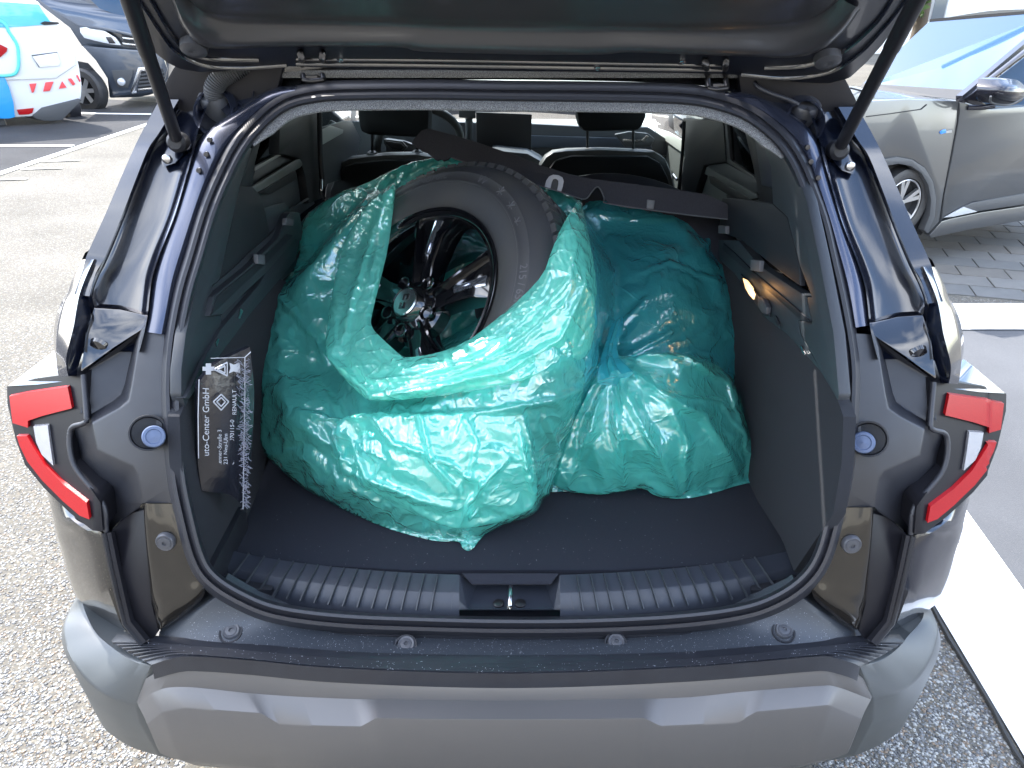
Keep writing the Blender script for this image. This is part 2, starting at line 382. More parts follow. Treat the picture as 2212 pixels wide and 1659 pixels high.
    lampo = patch('tail_lamp', [(15,835),(75,818),(162,806),(182,812),(188,905),(150,927),(160,1003),(217,1086),(222,1148),(200,1146),(150,1107),(95,1054),(54,1004),(34,950),(16,872)], lf(0), blackmatt, nm, .09)
    patch('red_lens', [(20,856),(60,848),(146,836),(155,882),(93,898),(60,909),(60,924),(27,914)], lf(-.012), redlens, lampo, .012)
    patch('red_lens', [(36,942),(58,942),(70,963),(97,1006),(136,1046),(187,1086),(193,1122),(172,1114),(136,1083),(91,1038),(59,997),(42,962)], lf(-.012), redlens, lampo, .012)
    patch('reversing_lens', [(72,921),(103,919),(108,960),(115,1006),(90,982),(78,955)], lf(-.010), whitelens, lampo, .010)
    # chrome-black fin above the lamp
    plate('lamp_fin', [L(u, v, o) for u, v, o in [(15,835,.16),(97,773,.14),(122,800,.10),(160,812,.062),(162,822,.05),(80,832,.11)]], piano, nm, .03, .003, d=(0,1,0))
    # corner of the lamp bracket, matt
    tube('lamp_gasket', [L(*p) for p in [(180,810,.03),(187,898,.022),(182,914,.022),(152,930,.036),(160,1004,.036),(221,1086,.022),(230,1148,.022)]], .0045, rubber, nm, 60)
    return nm
brown_reflection = mat('painted_brown_reflection', (.014, .012, .010), .16, .2, .6, bump=(6, .25, .004))  # black body paint with its brown reflection put into the base colour
sidepanels(-1); sidepanels(1)
# ---- load ledge of the bumper with its clips
def row(pts, Y): return [PY(u, v, Y) for u, v in pts]
LE = lambda i, o, off: ringpt(i, o, off)
bi = [i for i in range(N) if sp[i].y > 1262]
bi = [i for i in bi]
topr = [ringpt(i, 22, .010) for i in bi]; topr.reverse()
topl = sorted(topr, key=lambda p: p.x)
n1 = 90
bot1 = cr([PY(u, v, Y) for u, v, Y in [(343,1374,.955),(420,1384,.93),(560,1396,.912),(737,1411,.900),(920,1418,.896),(1104,1420,.894),(1290,1418,.896),(1474,1413,.900),(1640,1399,.912),(1780,1384,.93),(1848,1374,.955)]], n1)
bot2 = [p + V((0, -.004, -.012)) for p in bot1]
top1 = cr([V(p) for p in topl][::6] + [topl[-1]], n1)
top1 = [PY(347,1360,.965)] + top1[1:-1] + [PY(1850,1368,.965)]
ext = [p + V((0, .06, 0)) for p in top1]
mid = [a.lerp(b, .5) + V((0, 0, .002)) for a, b in zip(top1, bot1)]
bump_ = thing  # noqa
grid('bumper_ledge', [ext, top1, [a.lerp(b,.04) for a,b in zip(top1,bot1)], mid, [a.lerp(b,.97) for a,b in zip(top1,bot1)], bot1, bot2, [p + V((0,-.002,-.016)) for p in bot1]], ledge, car)
box('sill_support', (0, 1.07, .63), (1.2, .24, .08), trimd, car, .005)
for s_ in (-1, 1):
    box('rear_inner_panel', (.52*s_, 1.045, .64), (.16, .05, .14), trimd, car, .003)
    box('rear_inner_panel', (.575*s_, 1.10, .72), (.08, .18, .10), trimd, car, .003)
# ribbed tread: several raised thin lines running across
rear = cr([PY(u, v, Y) for u, v, Y in [(240,1385,.955),(345,1390,.925),(560,1409,.895),(737,1423,.884),(920,1430,.880),(1104,1432,.878),(1290,1430,.880),(1474,1425,.884),(1640,1412,.895),(1848,1390,.925),(1955,1385,.955)]], n1)
front = cr([PY(u, v, Y) for u, v, Y in [(327,1436,.872),(367,1424,.868),(410,1418,.866),(533,1426,.862),(737,1444,.858),(1104,1455,.855),(1474,1442,.858),(1758,1419,.864),(1795,1419,.866),(1841,1432,.868),(1858,1440,.872)]], n1)
grid('tread_strip', [[p + V((0,.02,-.004)) for p in rear], rear, [a.lerp(b,.5)+V((0,0,-.004)) for a,b in zip(rear,front)], front, [p+V((0,-.004,-.03)) for p in front]], plastic, car)
for k in range(7):
    f = .06 + k * .13
    pts = [a.lerp(b, f) + V((0, 0, .0005)) for a, b in zip(rear, front)]
    sweep('rib', pts, [(-.0014,-.003),(-.0012,.0012),(.0012,.0012),(.0014,-.003)], plastic, car, up=(0,0,1))
# silver skid panel
TOP = [(315,1466,.885),(340,1452,.878),(367,1441,.874),(410,1433,.872),(533,1441,.866),(737,1460,.862),(1104,1471,.858),(1474,1458,.862),(1758,1435,.868),(1795,1434,.872),(1841,1450,.876),(1863,1464,.885)]
UP = [(298,1522,.885),(333,1494,.868),(400,1484,.862),(567,1500,.854),(737,1509,.850),(920,1512,.846),(1104,1514,.845),(1290,1511,.846),(1474,1507,.850),(1608,1494,.854),(1764,1482,.862),(1808,1484,.868),(1881,1511,.885)]
LOW = [(318,1562,.855),(350,1536,.842),(400,1527,.838),(480,1534,.832),(563,1540,.826),(600,1562,.822),(690,1567,.816),(780,1569,.812),(812,1551,.810),(920,1553,.808),(1104,1554,.806),(1280,1553,.808),(1391,1551,.810),(1427,1568,.812),(1510,1564,.816),(1594,1559,.822),(1634,1537,.826),(1720,1529,.832),(1794,1522,.838),(1861,1550,.855)]
n2 = 200
top = cr([PY(*p) for p in TOP], n2); up_ = cr([PY(*p) for p in UP], n2); low = lin([PY(*p) for p in LOW], n2)
def under(z, dy, sh): return [V((p.x * sh, p.y + dy, z)) for p in low]
skid = grid('skid_panel', [[p + V((0,.03,-.01)) for p in top], top, [a.lerp(b,.03)+V((0,-.001,.0)) for a,b in zip(top,up_)],[a.lerp(b,.5)+V((0,-.003,.001)) for a,b in zip(top,up_)], up_, [a.lerp(b,.04)+V((0,-.0005,0)) for a,b in zip(up_,low)], low, [p+V((0,-.001,-.004)) for p in low], under(.47,.006,1.0), under(.42,.03,.985), under(.38,.06,.96), under(.36,.12,.93)], silverp, car)
for s in (-1, 1):   # side returns of the silver panel
    k = 0 if s < 0 else -1
    a = [top[k], up_[k], low[k], V((low[k].x, low[k].y+.006, .47)), V((low[k].x*.985, low[k].y+.03, .42)), V((low[k].x*.96, low[k].y+.06, .38))]
    grid('skid_return', [a, [p + V((-.012*-s*-1 if False else .012*s, .014, -.002)) for p in a], [p + V((.014*s,.06,-.004)) for p in a]], silverp, car)
# corner mouldings of the bumper
def corner(s):
    if s < 0:
        inner = [(213,1369,.99),(233,1384,.962),(270,1408,.925),(327,1436,.880),(315,1464,.884)]
        crease = [(168,1292,1.10),(140,1345,1.03),(143,1393,.985),(160,1432,.95),(187,1469,.925),(233,1503,.900),(297,1526,.892)]
        outer = [(165,1287,1.12),(136,1352,1.05),(137,1400,1.00),(160,1452,.965),(188,1500,.945),(240,1540,.915),(305,1562,.895)]
        upin = [(172,1288,1.06),(190,1330,1.03),(213,1369,.99),(250,1400,.95),(290,1425,.91),(327,1438,.880)]
    else:
        upin = [(1996,1306,1.06),(1990,1340,1.03),(1958,1374,.99),(1935,1400,.95),(1900,1425,.91),(1856,1440,.880)]
        crease = [(2003,1303,1.10),(2025,1352,1.03),(2018,1400,.985),(2000,1440,.95),(1976,1472,.925),(1940,1495,.900),(1883,1514,.892)]
        outer = [(2004,1300,1.12),(2030,1370,1.05),(2028,1410,1.00),(2010,1455,.965),(1985,1500,.945),(1935,1535,.915),(1884,1556,.895)]
    a = cr([PY(*p) for p in upin], 50); b = cr([PY(*p) for p in crease], 50); c = cr([PY(*p) for p in outer], 50)
    for q_ in (a, b, c): q_.append(q_[-1] + V((-.10*s, .035, 0)))
    low_ = [V((p.x - .005*s, p.y + .01, .40)) for p in c]; l2 = [V((p.x - .02*s, p.y + .05, .33)) for p in c]
    m1 = [x.lerp(y, .5) + V((0, 0, .006)) for x, y in zip(a, b)]
    grid('bumper_corner', [[p+V((-.02*s,.05,-.01)) for p in a], a, [x.lerp(y,.06)+V((0,0,.003)) for x,y in zip(a,b)], m1, [x.lerp(y,.94)+V((0,0,.001)) for x,y in zip(a,b)], b, [x.lerp(y,.1) for x,y in zip(b,c)], c, low_, l2], cornerp, car)
    # ribbed shelf between corner and tread
corner(-1); corner(1)
# clips
for (u, v) in [(490,1346),(871,1391),(1330,1391),(1702,1346)]:
    Yc = 1.0
    # on the ledge surface: interpolate between seal edge and lip
    best = min(((a, b) for a, b in zip(top1, bot1)), key=lambda ab: abs((ab[0].lerp(ab[1], .5)).x - PY(u, v, .925).x))
    pt = min((best[0].lerp(best[1], t / 20) for t in range(21)), key=lambda p: (p - O).normalized().cross(ray(u, v).normalized()).length)
    nrm = V((0, -.35, .94)).normalized()
    lathe('ledge_clip_cup', pt + nrm * .001, nrm, [(.0205,-.002),(.020,.002),(.017,.0015),(.0155,-.003)], trimd, car)
    lathe('ledge_clip', pt + nrm * .001 + V((.001,.003,0)), nrm, [(.0155,-.004),(.0152,.003),(.0135,.0052),(.010,.0045),(.0095,.0055),(.004,.006),(.0035,.003),(.0,.003)], clipm, car)
for s in (-1, 1):
    L = SIDE(s); c = L(358, 1170, -.002); ax = V((0, -1, .12)).normalized()
    lathe('side_clip', c, ax, [(.0165,-.004),(.0163,.003),(.0145,.0055),(.011,.0048),(.0105,.006),(.004,.0065),(.0035,.004),(.0,.004)], clipm, car)
# dust grains lying on the ledge and the tread: one mass
dv_, df_ = [], []
for k in range(900):
    i_ = random.randrange(3, n1 - 3); t_ = random.random() ** .8; sel = random.random()
    p = (top1[i_].lerp(bot1[i_], t_) + V((0, 0, .0015 if .1 < t_ < .9 else .0008))) if sel < .7 else (rear[i_].lerp(front[i_], t_) + V((0, 0, .0012)))
    p = p + V((random.uniform(-.008, .008), 0, .001)); w_ = random.uniform(.0003, .0008); b_ = len(dv_)
    a_ = random.random() * 3; e1 = V((math.cos(a_), math.sin(a_), 0)) * w_; e2 = V((-math.sin(a_), math.cos(a_), .2)) * w_
    dv_ += [p - e1, p + e2, p + e1, p - e2]; df_.append([b_, b_+1, b_+2, b_+3])
mk('dust_grains', dv_, df_, whitep, car, False, 0, 'stuff')
# ================================================================== boot interior
FLZ = .72
xl, xr = -.545, .522
# floor carpet
plate('boot_floor', [V((xl-.02,1.10,FLZ)), V((xl+.03,1.085,FLZ)), V((-.2,1.062,FLZ)), V((.2,1.062,FLZ)), V((xr-.03,1.085,FLZ)), V((xr+.02,1.10,FLZ)), V((xr+.02,2.35,FLZ)), V((xl-.02,2.35,FLZ))], carpet, car, .03, .004, d=(0,0,-1))
dv_, df_ = [], []
for k in range(420):
    p = V((random.uniform(-.50, .48), 1.075 + random.random()**1.5 * .5, FLZ + .0012)); w_ = random.uniform(.0002, .0006); b_ = len(dv_)
    a_ = random.random() * 3; e1 = V((math.cos(a_), math.sin(a_), 0)) * w_ * random.uniform(1, 2.5); e2 = V((-math.sin(a_), math.cos(a_), .3)) * w_ * .6
    dv_ += [p - e1, p + e2, p + e1, p - e2]; df_.append([b_, b_+1, b_+2, b_+3])
mk('lint', dv_, df_, whitep, car, False, 0, 'stuff')
# scuff plate: ribbed moulding between seal and floor with the striker recess
def scuff_piece(lu, ru, name):
    def ctr(u):     # front edge (seal) v, mid fold v, back v at column u
        x = (u - 1104) / 700
        return 1318 - 95 * abs(x) ** 3.2 * (1 if u < 1104 else 1.0), 1280 - 75 * abs(x) ** 2.4, 1243 - 60 * x * x - 22 * abs(x)**6
    rows = [[], [], [], [], [], []]; k = 60
    for i in range(k):
        u = lu + (ru - lu) * i / (k - 1); f, m_, b = ctr(u)
        pf, pm, pb = PZ(u, f, .700), PZ(u, m_, .722), PZ(u, b, .729)
        rows[0].append(pf + V((0,-.012,-.05))); rows[1].append(pf); rows[2].append(pf.lerp(pm,.9)+V((0,0,.001)))
        rows[3].append(pm); rows[4].append(pb); rows[5].append(pb + V((0,.008,-.012)))
    o = grid(name, rows, scuff, car)
    return ctr
ctr = scuff_piece(478, 992, 'scuff_plate'); scuff_piece(1210, 1722, 'scuff_plate')
us = [512,546,580,612,640,668,697,726,756,786,816,846,877,908,938] + [1253,1284,1314,1346,1378,1409,1440,1470,1500,1531,1562,1594,1626,1655]
for u in us:
    f, m_, b = ctr(u); sl_ = (1104 - u) * .05
    p = [PZ(u - sl_*.9, f + 2, .7025), PZ(u, m_, .7245), PZ(u + sl_*.9, b + 2, .7305)]
    sweep('scuff_rib', lin(p, 9), [(-.0016,-.003),(-.0012,.0022),(.0012,.0022),(.0016,-.003)], trimp, car, up=(0,0,1))
# recess with striker
R = [PZ(992,1243,.729), PZ(1210,1243,.729), PZ(1232,1280,.722), PZ(1240,1318,.700), PZ(975,1318,.700), PZ(976,1280,.722)]
ib = [PZ(1030,1262,.69), PZ(1178,1262,.69), PZ(1196,1316,.688), PZ(1010,1316,.688)]
mk('striker_recess', R + ib + [PZ(1045,1258,.71), PZ(1165,1258,.71)], [[0,5,9,6],[5,4,9],[1,7,8,2],[2,8,3],[6,9,8,7],[9,4,3,8],[0,6,7,1]], scuff, car, False)
plate('recess_carpet_lip', [PZ(998,1238,.733), PZ(1208,1238,.733), PZ(1190,1262,.722), PZ(1020,1262,.722)], carpet, car, .008, .002)
tube('striker_hoop', [PZ(1100,1309,.69), PZ(1101,1312,.715)+V((0,.0,.0)), PZ(1102,1290,.728), PZ(1103,1270,.722), PZ(1103,1262,.69)], .0042, metal, car, 30)
for u in (1077, 1124): lathe('striker_bolt', PZ(u,1304,.690), (0,0,1), [(.010,-.001),(.010,.002),(.007,.0035),(.0,.0035)], darkmetal, car, 20)
# wall builders on planes x = const
def wall(name, pts, x, m, th=.01, bevel=.002, parent=None):
    if name == 'side_lining': bevel = 0
    sg = 1 if x > 0 else -1
    return plate(name, [PX(u, v, x if len(q) == 0 else q[0]) for u, v, *q in pts], m, parent or car, th, bevel, d=(sg,0,0))
# carpeted side walls right / left
wall('side_lining', [(1690,1166),(1715,1235),(1800,1110),(1818,1000),(1822,900),(1808,860),(1760,760),(1690,690),(1640,640),(1600,600),(1540,540),(1540,760),(1590,900),(1618,1053)], .524, sidecarpet, .02)
box('side_lining', (.560, 2.05, .85), (.03, 1.2, .26), sidecarpet, car, .005)
box('side_lining', (-.585, 2.05, .85), (.03, 1.2, .26), sidecarpet, car, .005)
wall('side_lining', [(521,1156),(492,1235),(430,1200),(405,1106),(392,1000),(388,900),(405,860),(440,780),(500,720),(600,600),(640,620),(600,800),(600,900),(560,1053)], -.547, sidecarpet, .02)
# right belt moulding, pillar trim
wall('belt_moulding', [(1552,518),(1596,520),(1641,575),(1742,641),(1753,698),(1724,691),(1729,722),(1808,860),(1770,800),(1700,722),(1657,690),(1610,623),(1585,590),(1552,560)], .512, trimp, .02)
wall('shelf_slot', [(1562,525),(1590,550),(1625,585),(1722,668),(1752,697),(1725,688),(1640,612),(1600,575),(1560,540)], .509, trimd, .004)
wall('quarter_recess', [(1560,428),(1600,430),(1668,440),(1700,470),(1712,518),(1727,574),(1728,618),(1690,590),(1600,518),(1552,500)], .515, trimd, .01)
wall('pillar_trim', [(1690,322),(1715,360),(1742,433),(1768,553),(1800,720),(1812,853),(1808,866),(1729,722),(1724,691),(1753,698),(1742,641),(1752,641),(1727,574),(1712,518),(1700,470),(1668,440),(1664,360),(1650,320)], .508, trimp, .02, .004)
wall('lamp_surround', [(1598,590),(1606,598),(1634,634),(1660,672),(1662,684),(1650,684),(1630,655),(1606,622)], .5055, trimd, .004)
blamp = wall('boot_lamp', [(1604,601),(1612,606),(1622,619),(1630,636),(1627,647),(1618,637),(1610,623)], .5035, None or whitep, .004, .001)
wall('bag_hook', [(1636,640),(1648,646),(1656,664),(1654,679),(1645,676),(1636,660)], .500, clipm, .01)
wall('rail_clip', [(1621,560),(1641,563),(1639,587),(1620,584)], .503, greyp, .01)
wall('rail_clip', [(1551,487),(1567,488),(1567,505),(1551,504)], .503, greyp, .01)
wall('trim_hole', [(1670,681),(1675,682),(1683,700),(1682,706),(1676,700)], .5085, trimd, .003)
wall('trim_hole', [(1726,745),(1731,748),(1738,764),(1737,768),(1731,760)], .5085, metal, .003)
# left side
wall('pillar_trim', [(540,318),(546,319),(519,403),(506,461),(475,605),(460,617),(454,683),(481,679),(477,710),(451,760),(402,880),(392,853),(392,800),(402,720),(440,553),(490,400),(520,345)], -.545, trimp, .02, .004)
wall('quarter_recess', [(519,403),(546,403),(560,420),(572,450),(584,506),(475,605),(506,461)], -.552, trimd, .01)
wall('belt_moulding', [(460,617),(500,584),(584,506),(623,463),(634,508),(574,572),(520,640),(640,560),(660,520),(640,580),(560,650),(520,700),(451,800),(405,860),(402,880),(451,760),(477,710),(481,679),(454,683)], -.5485, trimp, .004)
wall('belt_moulding', [(623,463),(629,457),(648,459),(654,502),(651,520),(640,515),(575,590),(480,679),(454,683),(462,640),(540,575),(600,515)], -.535, trimp, .02, .003)
wall('shelf_slot', [(634,508),(574,572),(480,660),(456,682),(470,640),(560,565),(620,505)], -.533, trimd, .004)
wall('belt_moulding', [(634,507),(648,518),(640,560),(608,600),(540,680),(500,735),(451,800),(410,862),(402,860),(440,780),(477,712),(560,615),(590,560)], -.538, trimp, .02, .003)
wall('rail_clip', [(557,549),(573,551),(574,572),(558,570)], -.528, greyp, .01)
wall('rail_clip', [(619,471),(636,474),(634,488),(618,486)], -.528, greyp, .01)
wall('trim_hole', [(520,665),(526,672),(519,689),(515,688)], -.536, metal, .003)
wall('trim_hole', [(466,740),(471,731),(475,732),(469,750)], -.536, metal, .003)
# fuzzy end of the headliner
fi = [i for i in idx if (sp[i].x > 1104 and sp[i].y < 330) or (sp[i].x <= 1104 and sp[i].y < 310)]
rows = []
for o, off in [(-18,.012),(-21,.006),(-30,.004),(-40,.008),(-43,.014),(-42,.03)]:
    r = []
    for q, i in enumerate(fi):
        e = min(q, len(fi) - 1 - q); tp = min(1, .35 + e * .22)
        r.append(ringpt(i, -22 + (o + 22) * tp, off))
    rows.append(r)
grid('headliner_edge', rows, felt, car)
# ---- roof gutter behind the top of the opening
rows = []
for pts, off in [([(500,262),(560,222),(640,188),(760,176),(1104,172),(1450,180),(1570,196),(1640,228),(1722,290)],.02),
                 ([(470,228),(540,196),(640,172),(760,166),(1104,163),(1450,170),(1570,182),(1660,208),(1752,250)],.05),
                 ([(452,205),(530,178),(640,160),(760,156),(1104,153),(1450,160),(1570,170),(1680,190),(1770,215)],.075),
                 ([(440,170),(530,150),(640,142),(760,140),(1104,138),(1450,142),(1570,150),(1690,160),(1775,170)],.10),
                 ([(400,120),(530,100),(640,96),(760,94),(1104,92),(1450,96),(1570,100),(1700,110),(1800,120)],.12)]:
    rows.append([PS(u, v, off) for u, v in pts])
surf('roof_gutter', rows, flange_paint, car, 120, 40)
# corner webs that close the channel tops
plate('gutter_corner', [PY(u, v, 1.49) for u, v in [(306,292),(343,203),(374,146),(400,112),(620,112),(600,190),(520,250),(440,290),(360,300)]], blackmatt, car, .03, .004, d=(0,1,0))
plate('gutter_corner', [PY(u, v, 1.49) for u, v in [(1885,306),(1850,215),(1822,160),(1800,120),(1590,120),(1600,200),(1700,262),(1760,305),(1840,320)]], blackmatt, car, .03, .004, d=(0,1,0))
# stamped cups with grommets and what comes out of them
for s in (-1, 1):
    if s < 0: cu, cv, ru, rv, gv = 459, 243, 41, 48, 207
    else: cu, cv, ru, rv, gv = 1742, 262, 40, 46, 226
    ring = [PS(cu + ru * math.cos(t * math.pi / 18), cv + rv * math.sin(t * math.pi / 18), .006) for t in range(36)]
    cc = PS(cu, cv, .0)
    rows = []
    for q, dy in [(1.16,.022),(1.08,.004),(1.0,-.002),(.92,.004),(.88,.03),(.86,.07)]:
        rows.append([cc + (p - cc) * q + V((0, dy, 0)) for p in ring])
    cupo = grid('grommet_cup', rows, flange_paint, car, closed=True)
    gi = PS(cu, gv, .03)
    lathe('grommet', gi, (0, -.45, .9), [(.028,-.06),(.028,0),(.025,.004),(.013,.005),(.012,.002),(0,.002)], greyp if s < 0 else clipm, car)
    if s < 0:
        path = cr([PS(463,214,.03), PS(463,190,.0), PS(478,168,-.02), PS(508,150,-.03), PS(530,134,-.03), PS(548,112,.0)], 160)
        sca = [1 + .22 * (1 if i % 4 < 2 else -1) for i in range(160)]
        sweep('cable_conduit', path, circ(.0150, 16), greyhose, car, up=(.2,.3,.9), scale=sca)
        tube('sealant_wire', [PS(548,190,.03), PS(546,215,.012), PS(540,238,.006), PS(530,252,.004)], .0016, trimd, car)
    else:
        tube('washer_hose', [PS(1724,226,.012), PS(1700,214,.002), PS(1660,200,.0), PS(1634,184,.0), PS(1630,160,.03), PS(1645,140,.06), PS(1656,134,.09)], .0042, rubber, car, 60)
# ------------------------------------------------------------- tailgate
TH = math.radians(38); TP = V((0, 1.448, 1.555)); TD = V((0, -math.cos(TH), math.sin(TH))); TN = V((0, -math.sin(TH), -math.cos(TH)))
def PT(u, v, off=0.):
    return PP(u, v, TP + TN * off, TN)
def TG(x, t, off=0.): return V((x, 0, 0)) + TP + TD * t + TN * off
def far(p, t, sx): q = p - TP; o = q.dot(TN); return TG(p.x * sx, t, o)
edge = [(268,0),(300,50),(322,96),(336,118),(360,137),(388,151),(430,158),(470,158),(520,150),(565,146),(640,146),(737,150),(1104,156),(1474,160),(1560,162),(1650,168),(1725,180),(1791,182),(1836,171),(1875,135),(1908,98),(1950,40),(1985,0)]
E0 = [PT(u, v) for u, v in edge]
outl = E0 + [TG(.66,.30), TG(.655,.55), TG(.62,.85), TG(.56,1.02), TG(-.56,1.02), TG(-.62,.85), TG(-.655,.55), TG(-.64,.30)]
gate = plate('tailgate', outl, gatepaint, car, .06, .006, d=-TN)
# raised lines of the pressed rim
def tgline(name, pts, w, h, m, extra_l=None, extra_r=None, off=0):
    p = [PT(u, v, off) for u, v in pts]
    if extra_l: p = [TG(*extra_l)] + p
    if extra_r: p = p + [TG(*extra_r)]
    return sweep(name, cr(p, 140), [(-w,-h),(-w*.6,h*.5),(0,h),(w*.6,h*.5),(w,-h)], m, gate, up=tuple(TN), caps=True)
tgline('rim_bead', [(300,0),(340,60),(380,110),(440,140),(520,146),(620,140)], .004, .005, paint, (-.59,.40,0))
tgline('rim_bead', [(327,0),(350,40),(378,84),(410,112),(460,126),(560,128)], .005, .006, paint, (-.55,.40,0))
tgline('rim_bead', [(1955,0),(1900,70),(1850,120),(1790,155),(1700,168),(1600,160)], .004, .005, paint, (.60,.40,0))
tgline('rim_bead', [(1925,0),(1870,70),(1810,115),(1740,140),(1650,145)], .005, .006, paint, (.56,.40,0))
tgline('rim_bead', [(640,138),(900,141),(1104,144),(1474,150),(1560,151)], .004, .004, paint)
tgline('rim_bead', [(640,128),(900,130),(1104,133),(1474,140),(1560,141)], .003, .003, paint)
for u, v in [(735,128),(1290,146),(1474,132)]: lathe('gate_screw', PT(u, v, .0), TN, [(.006,0),(.006,.003),(.003,.004),(0,.003)], metal, gate, 12)
# inner trim: one curved moulding
colsu = [(395,-40),(430,60),(500,92),(560,96),(737,97),(850,98),(905,108),(1104,113),(1290,114),(1350,110),(1474,112),(1620,118),(1708,122),(1765,110),(1815,60),(1870,-30)]
A = [PT(u, v, .004) for u, v in [(372,0),(395,60),(438,100),(500,105),(600,101),(737,101),(868,103),(912,111),(1104,117),(1288,118),(1352,113),(1474,117),(1620,122),(1710,124),(1770,110),(1822,70),(1858,20)]]
B = [PT(u, v, .028) for u, v in [(376,0),(402,54),(445,92),(503,98),(600,95),(737,95),(868,97),(914,105),(1104,111),(1288,112),(1352,107),(1474,111),(1620,116),(1706,118),(1762,104),(1814,64),(1852,16)]]
C_ = [PT(u, v, .010) for u, v in [(400,-8),(440,30),(480,42),(533,46),(620,50),(737,53),(868,56),(914,58),(1104,62),(1288,64),(1352,65),(1474,66),(1600,64),(1690,60),(1740,50),(1780,30),(1820,-4)]]
D_ = [TG(p.x*1.0, (p-TP).dot(TD)+.035, .016) for p in C_]
E_ = [TG(p.x*.99, .26, .03) for p in C_]; F_ = [TG(p.x*.97,.5,.04) for p in C_]; G_ = [TG(p.x*.9,.92,.03) for p in C_]
surf('gate_trim', [A, B, C_, D_, E_, F_, G_], gatetrim, gate, 120, 110, lv=False)
for (u, v) in [(419,100),(1738+50,126)]:
    lathe('gate_stop', PT(u, v, .004), TN, [(.024,-.004),(.022,.008),(.012,.012),(.006,.012),(0,.010)], clipm, gate)
# hinges
for (a, b, vt, vb) in [(647,697,112,172),(1522,1569,128,190)]:
    hp = []
    for u in (a, b):
        du = 6 if u == a else -2
        tube('hinge_arm', [PT(u, vt+2, .004), PT(u+du*.6, vt+12, .016), PS(u+du, (vt+vb)/2, -.012), PS(u+du+3, vb, .0)], .0055, darkmetal, car, 16)
    tube('hinge_link', [PS(a+8, vb, .0), PS((a+b)/2, vb+3, -.002), PS(b+2, vb, .0)], .0045, darkmetal, car, 12)
    box('hinge_block', PS((a+b)/2+4, vb-4, .004), (.022,.02,.010), darkmetal, car, .002)
# gas struts
for s, top_, bot_ in ((-1, V((-.575, 1.06, 1.85)), PS(385,312,.035)), (1, V((.60, 1.06, 1.85)), PS(1808,330,.035))):
    # aim through the traced edge of the frame
    px = (300, 60) if s < 0 else (1950, 58)
    mid_ = PD(px[0], px[1], 1.02)
    dv = (mid_ - bot_).normalized(); topq = bot_ + dv * .62
    st = tube('gas_strut', [bot_ + dv*.03, bot_ + dv * .30], .0108, blackmatt, car, seg=20)
    tube('strut_rod', [bot_ + dv * .30, topq], .0118, blackmatt, car, seg=20)
    lathe('strut_joint', bot_ + dv*.01, (0,-1,.1), [(.016,-.02),(.018,-.006),(.018,.006),(.012,.012),(0,.012)], trimd, car, 20)
    plate('strut_bracket', [SIDE(s)(u, v, .05) for u, v in [(372,290),(392,300),(398,330),(380,352),(352,362),(345,345),(358,318)]], paint, car, .01, .003, d=(0,1,0))
    lathe('bracket_bolt', SIDE(s)(360,343,.044), (0,-1,.1), [(.008,-.004),(.008,.003),(.005,.005),(0,.005)], metal, car, 14)
# flange holes and studs
for s in (-1, 1):
    for u, v in [(453,302),(446,333),(430,368)]:
        lathe('flange_stud', SIDE(s)(u, v, -.012), (0,-1,.1), [(.0045,-.003),(.0045,.003),(.002,.0035),(0,.003)], darkmetal, car, 12)
    for u, v in []:
        lathe('channel_plug', SIDE(s)(u, v, .018), (0,-1,.2), [(.007,-.004),(.006,.003),(0,.004)], piano, car, 14)
# ------------------------------------------------------------- rest of the body
roof_rows = []
for Y, z, w in [(1.50,1.585,.60),(1.8,1.622,.615),(2.3,1.635,.62),(2.9,1.62,.61),(3.25,1.585,.585)]:
    roof_rows.append([V((w*a, Y, z - .045*abs(a)**2.5)) for a in (-1,-.9,-.6,-.3,0,.3,.6,.9,1)])
surf('roof', roof_rows, paint, car, 30, 30, th=.02, thd=(0,0,-1))
plate('headliner', [V((-.58,1.5,1.535)),V((.58,1.5,1.535)),V((.58,3.2,1.54)),V((-.58,3.2,1.54))], felt, car, .015, .004, d=(0,0,1))
for s in (-1, 1):
    # lower body side from rear bumper to front, with wheel arches
    pts = [(1.34,.36),(1.5,.36)]
    for k in range(13):
        a = math.pi - math.pi * k / 12; pts.append((1.92 + .40 * math.cos(a), .36 + .36 * math.sin(a) + .02))
    pts += [(2.36,.25),(4.12,.25)]
    for k in range(13):
        a = math.pi - math.pi * k / 12; pts.append((4.58 + .40 * math.cos(a), .36 + .36 * math.sin(a) + .02))
    pts += [(5.02,.36),(5.25,.45),(5.22,.80),(5.05,.98),(4.2,1.08),(1.6,1.10),(1.34,1.06)]
    plate('side_panel', [V((.845*s, y, z)) for y, z in pts], paint, car, .05, .01, d=(s,0,0))
    # pillars
    def pil(nm, y0, y1, y2, y3, z0=1.07, z1=1.55, m=trimd, o=0):
        plate(nm, [V(((.80+o)*s,y0,z0)), V(((.80+o)*s,y1,z0)), V(((.60+o)*s,y3,z1)), V(((.60+o)*s,y2,z1))], m, car, .04, .004, d=(s,0,.2))
    pil('rear_pillar', 1.55, 1.78, 1.62, 1.9)
    pil('centre_pillar', 2.42, 2.62, 2.50, 2.66)
    pil('front_pillar', 3.78, 3.95, 3.15, 3.27)
    for a, b, c, d_ in [(1.78,2.42,1.9,2.50),(2.62,3.78,2.66,3.15)]:
        plate('side_window', [V((.795*s,a,1.07)), V((.795*s,b,1.07)), V((.60*s,d_,1.55)), V((.60*s,c,1.55))], glass, car, .004, 0, d=(s,0,.2))
    # wheels
    for y in (1.92, 4.58):
        w = lathe('wheel', V((.74*s,y,.35)), (s,0,0), [(.22,0),(.34,.0),(.355,.03),(.355,.14),(.34,.17),(.24,.175),(.22,.16),(.05,.14),(0,.14)], rubber, car, 40)
